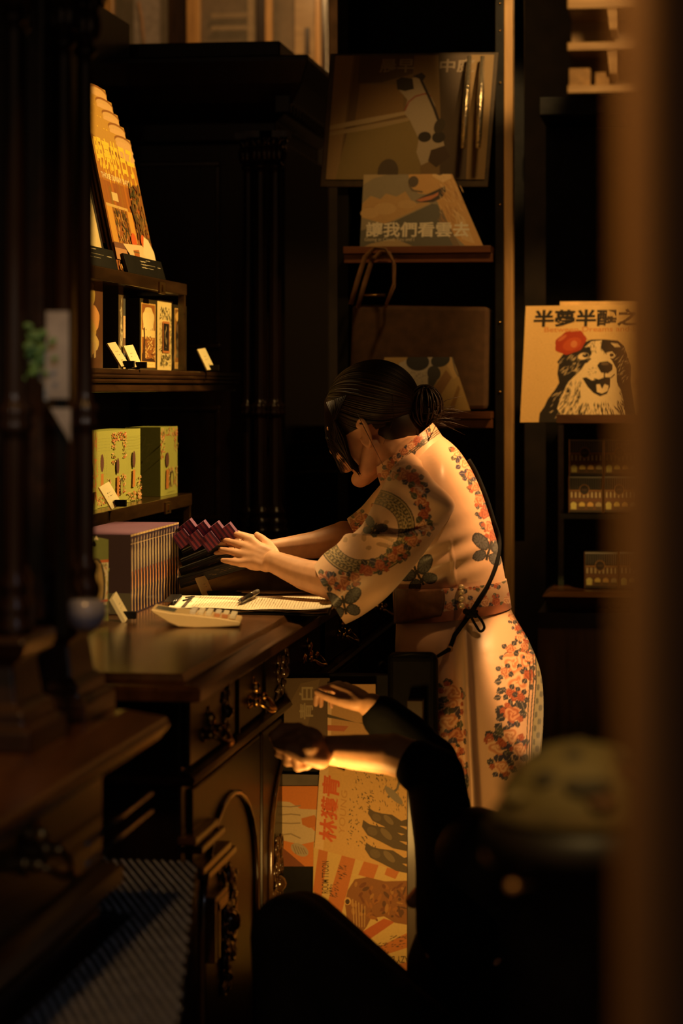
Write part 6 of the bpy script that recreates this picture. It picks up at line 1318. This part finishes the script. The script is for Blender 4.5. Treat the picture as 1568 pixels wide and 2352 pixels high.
garland(Cc, X, Y, [(742, 1330), (764, 1336), (790, 1334), (818, 1325), (846, 1312), (874, 1298), (900, 1280), (922, 1262), (945, 1240)], 17, 43, 1.3)
butterfly(Cc, X, Y, 790, 1388, 38, -0.2)
grid_mesh('sleeve', G, Cc, SATIN, woman); GS = G
rows = [(1030, 1120, 945, 1040, 0.10, 0.06), (1010, 1160, 900, 1085, 0.15, 0.085), (960, 1215, 860, 1130, 0.19, 0.085), (900, 1250, 830, 1165, 0.225, 0.080), (835, 1262, 797, 1192, 0.24, 0.075)]
G = loft(rows, 120, 240); X, Y, dep = to_px(G); Cc = np.ones_like(G) * PEACH
garland(Cc, X, Y, [(812, 1208), (826, 1190), (812, 1240), (870, 1160)], 14, 47); blend(Cc, ((X < 803) & (Y > 0)).astype(float), (0.80, 0.50, 0.36))
grid_mesh('sleeve', G, Cc, SATIN, woman)
# stand collar
rows = [(992, 972, 866, 1072, 0.02, 0.066), (1002, 984, 868, 1090, 0.02, 0.074), (1016, 1006, 878, 1122, 0.015, 0.086)]
G = loft(rows, 60, 360); X, Y, dep = to_px(G); Cc = np.ones_like(G) * PEACH
garland(Cc, X, Y, [(885, 1088), (898, 1070), (912, 1052), (928, 1036), (945, 1024), (958, 1010), (972, 996)], 13, 51, 1.2)
t_ = (X - 985) * 0.62 + (Y - 1000) * 0.78
for k in (2, 6, 10): blend(Cc, ((np.abs(t_ - k) < 1.1) & (X > 930)).astype(float), (0.10, 0.07, 0.04))
grid_mesh('collar', G, Cc, SATIN, woman, 0.003)
# sash, flap and pearl buttons
rows = [(1161, 1330, 903, 1346, 0.0, 0.133), (1167, 1360, 904, 1385, 0.0, 0.136), (1172, 1394, 908, 1426, 0.0, 0.138)]
G = loft(rows, 80, 520); X, Y, dep = to_px(G); Cc = np.ones_like(G) * np.array((0.66, 0.42, 0.26))
garland(Cc, X, Y, [(x, 1350 - (x - 1000) * 0.10) for x in range(925, 1165, 24)], 13, 61, 1.3); garland(Cc, X, Y, [(x, 1398 - (x - 1000) * 0.12) for x in range(930, 1170, 26)], 14, 62, 1.3)
bot = 1424 - (X - 910) * 0.115; blend(Cc, ((Y > bot - 7)).astype(float), (0.40, 0.13, 0.06))
grid_mesh('sash', G, Cc, SATIN, woman, 0.003); GB = G
fl = MB(); cols = []
nx, ny = 16, 10; gp = []
for j in range(ny + 1):
    for i in range(nx + 1):
        u, v = i / nx, j / ny; xx = 918 + (u * (100 + 7 * math.sin(v * math.pi))); yy_ = 1348 + v * (84 - 12 * u) - 6 * u
        gp.append(surf(GB, xx, yy_, 0.010 + 0.012 * u))
fl.add(gp, [(j * (nx + 1) + i, j * (nx + 1) + i + 1, (j + 1) * (nx + 1) + i + 1, (j + 1) * (nx + 1) + i) for j in range(ny) for i in range(nx)], (0.16, 0.07, 0.035), True)
o = fl.build('sash_flap', printed('dark_sash_satin', 0.4, 0, 0.2, 90, 0.5), woman, colours=True); s = o.modifiers.new('cloth', 'SOLIDIFY'); s.thickness = 0.003
for y in (1347, 1361, 1376, 1390):
    MB().ball(surf(GB, 1058, y, 0.006), 0.0062, n=16, m=10).build('pearl_button', mat('cream_pearl', (0.78, 0.60, 0.36), 0.2, 0.2, coat=0.5), woman)
# black shoulder bag with knotted cord
mat('black_leather', (0.005, 0.004, 0.004), 0.6).node_tree.nodes['Principled BSDF'].inputs['Specular IOR Level'].default_value = 0.12
bag = thing('shoulder_bag', 'black shoulder bag on a knotted black cord, hanging at the woman\'s near side', 'bag', W(945, 1700, -0.23))
bb = MB(); bb.box((-0.048, -0.022, -0.085), (0.048, 0.022, 0.085), M=Matrix.Translation(W(948, 1600, -0.25)) @ Matrix((RT, FW, UP)).transposed().to_4x4()); bb.build('bag_body', mat('black_leather', (0.005, 0.004, 0.004), 0.6), bag, 0.016, seg=4)
MB().tube([W(902, 1506, -0.275), W(945, 1501, -0.278), W(990, 1503, -0.272)], 0.0028, 8).build('top_edge', mat('black_leather', (0.005, 0.004, 0.004), 0.6), bag)
cd = MB(); path = [(1070, 1060), (1088, 1090), (1110, 1140), (1130, 1195), (1140, 1245), (1134, 1295), (1116, 1340), (1096, 1378), (1078, 1408)]
pp = cr([tuple(surf(GD if y < 1335 else GB, x, y, 0.006)) for x, y in path], 40); cd.tube([Vector(p) for p in pp], 0.0042, 10)
k1 = surf(GB, 1076, 1409, 0.012); e1 = surf(GD, 1046, 1462, 0.010); e2 = surf(GD, 1030, 1494, 0.012)
cd.tube([k1, e1, e2, W(1000, 1510, -0.24)], [0.0046, 0.0046, 0.0044, 0.003], 10); cd.build('cord', BLACKCLOTH, bag)
kn = MB(); kn.ball(k1, (0.012, 0.008, 0.009)); kn.limb([k1 - RT * 0.010 + UP * 0.004, k1 + RT * 0.009 - UP * 0.003], [0.006, 0.006])
for (ax, bx) in (((1100, 1446), (1088, 1448)),):
    kn.tube([Vector(p) for p in cr([tuple(k1 + RT * 0.008 - FW * 0.006), tuple(W(1098, 1422, 0).lerp(k1, 0) + (k1 - W(1076, 1409)) * 1.02), tuple(W(1106, 1440) + (k1 - W(1076, 1409)) * 1.02), tuple(W(1097, 1449) + (k1 - W(1076, 1409)) * 1.02), tuple(W(1086, 1434) + (k1 - W(1076, 1409)) * 1.02), tuple(k1 - UP * 0.006)], 24)], 0.0026, 8)
for (x, y) in ((1066, 1402), (1090, 1404), (1084, 1398), (1068, 1416)):
    kn.tube([k1, W(x, y) + (k1 - W(1076, 1409)) * 1.06], [0.004, 0.003], 8)
kn.build('knot', BLACKCLOTH, bag)
MB().ball(e2, 0.0065, n=14, m=9).build('cord_bead', mat('amber_bead', (0.40, 0.22, 0.09), 0.25), bag)
# ---------------------------------------------------------------- arm taken for a reflection, built with an added crouching body
def V(x, y, d=0.0): return P(x, y, 4.15 + d)
added_person = thing('person', 'reflected arm built as a person in black clothes crouching low, hand pinched in front of the red-titled bear print', 'person', (V(960, 2352).x, V(960, 2352).y, 0))  # crouching body added to carry the reflected arm
hx = V(1084, 2015, -0.10)
b = MB()
b.ball(hx, (0.078, 0.092, 0.105), None, 20, 14); b.ball(hx + Vector((-0.030, -0.01, -0.035)), (0.060, 0.060, 0.072)); b.limb([hx + Vector((-0.085, -0.01, -0.02)), hx + Vector((-0.098, -0.01, -0.04))], [0.010, 0.013]); b.ball(hx + Vector((-0.055, -0.01, -0.09)), 0.024)
for dd in (-0.082, 0.082): b.ball(hx + Vector((0.01, dd, -0.01)), (0.016, 0.008, 0.026))
b.limb([hx + Vector((0.02, 0, -0.05)), V(1075, 2125, -0.06), V(1085, 2210, 0.0)], [0.050, 0.055, 0.085]); b.limb([V(1085, 2200, -0.02), V(1095, 2380, 0.06), V(1090, 2560, 0.12)], [0.095, 0.10, 0.11], 18)
b.limb([V(1060, 2140, -0.18), V(1060, 2140, 0.12)], [0.042, 0.042])
b.limb([V(1035, 2130, -0.17), V(1020, 1930, -0.09), V(990, 1768, -0.03)], [0.044, 0.038, 0.036])
w1 = V(742, 1722, 0.04); b.limb([V(990, 1764, -0.03), V(900, 1732, -0.01), V(820, 1728, 0.02), w1], [0.036, 0.036, 0.031, 0.0245])
# pinching hand: knuckles up-left, index and thumb closing, other fingers curled under
kn_ = [V(684, 1676, 0.02), V(690, 1690, 0.0), V(698, 1704, -0.012), V(708, 1716, -0.022)]
for k in kn_: b.limb([w1, w1 * 0.45 + k * 0.55, k], [0.021, 0.0185, 0.0135], 10)
b.ball(V(708, 1708, 0.012), (0.030, 0.026, 0.030))
b.limb([kn_[0], V(650, 1672, 0.03), V(626, 1690, 0.03), V(632, 1706, 0.025)], [0.0125, 0.0105, 0.0095, 0.0075], 10)
b.limb([V(735, 1742, 0.0), V(700, 1738, -0.018), V(664, 1720, -0.012), V(636, 1712, 0.012)], [0.019, 0.0135, 0.0115, 0.0085], 10)
b.limb([kn_[1], V(652, 1704, 0.02), V(640, 1730, 0.025), V(662, 1738, 0.02)], [0.0125, 0.0110, 0.0095, 0.0085], 10)
b.limb([kn_[2], V(664, 1722, 0.01), V(660, 1750, 0.018), V(684, 1752, 0.015)], [0.0125, 0.0110, 0.0095, 0.0085], 10)
b.limb([kn_[3], V(682, 1738, 0.0), V(684, 1764, 0.008), V(706, 1760, 0.006)], [0.0115, 0.0100, 0.0085, 0.0075], 10)
w2 = V(852, 1622, 0.24); b.limb([V(1035, 2130, 0.10), V(1010, 1930, 0.18), V(985, 1748, 0.24), w2], [0.040, 0.036, 0.035, 0.024])
hand(b, w2, V(765, 1566, 0.30) - w2, UP * 0.8 + RT * 0.45 - FW * 0.3, -1, 0.86, (0.75, 0.8, 0.85, 0.9), 0.05, 0.5)
for kx, ky, dd in ((672, 2150, -0.28), (700, 2140, -0.02)):
    b.limb([V(1080, 2570, 0.12 + dd * 0.4), V(kx + 190, 2350, dd), V(kx, ky, dd)], [0.085, 0.072, 0.055], 16)
    b.limb([V(kx, ky, dd), V(kx + 10, 2340, dd), V(kx + 30, 2560, dd)], [0.052, 0.052, 0.036], 16); b.limb([V(kx + 35, 2640, dd), V(kx - 40, 2650, dd), V(kx - 105, 2660, dd)], [0.038, 0.032, 0.024])
    b.limb([V(kx + 30, 2560, dd), V(kx + 35, 2640, dd)], [0.036, 0.036])
organic(b, 'body', SKIN, added_person, 0.0032, 7)
c = MB()
c.limb([V(1078, 2135, -0.05), V(1090, 2230, 0.0), V(1100, 2400, 0.07), V(1095, 2560, 0.12)], [0.075, 0.118, 0.125, 0.135], 20)
c.limb([V(1060, 2145, -0.17), V(1060, 2145, 0.11)], [0.062, 0.062])
c.limb([V(1040, 2130, -0.17), V(1024, 1930, -0.09), V(1002, 1782, -0.03), V(965, 1762, -0.028)], [0.062, 0.052, 0.049, 0.046], 16)
c.limb([V(1040, 2130, 0.10), V(1014, 1930, 0.18), V(990, 1752, 0.24), V(930, 1692, 0.24), V(880, 1648, 0.24)], [0.060, 0.050, 0.050, 0.046, 0.040], 16)
organic(c, 'added_black_top', BLACKCLOTH, added_person, 0.006, 5)
c = MB()
for kx, ky, dd in ((672, 2150, -0.28), (700, 2140, -0.02)):
    c.limb([V(1080, 2575, 0.12 + dd * 0.4), V(kx + 190, 2350, dd), V(kx - 4, ky - 4, dd)], [0.125, 0.088, 0.066], 18); c.limb([V(kx - 4, ky - 4, dd), V(kx + 10, 2340, dd), V(kx + 30, 2560, dd)], [0.066, 0.066, 0.05], 18)
organic(c, 'added_black_trousers', BLACKCLOTH, added_person, 0.006, 5)
for kx, ky, dd in ((672, 2150, -0.28), (700, 2140, -0.02)):
    s1 = MB(); s1.limb([V(kx + 38, 2646, dd), V(kx - 40, 2654, dd), V(kx - 110, 2664, dd)], [0.042, 0.040, 0.030]); s1.build('shoe', BLACK, added_person)
hm_ = MB(); hm_.ball(hx + Vector((0.006, 0, 0.012)), (0.090, 0.102, 0.104), None, 24, 16); hm_.ball(hx + Vector((0.03, 0, -0.03)), (0.06, 0.085, 0.08), None, 18, 12); hm_.build('hair', mat('added_black_hair', (0.008, 0.006, 0.005), 0.7), added_person)  # hair of the added crouching body
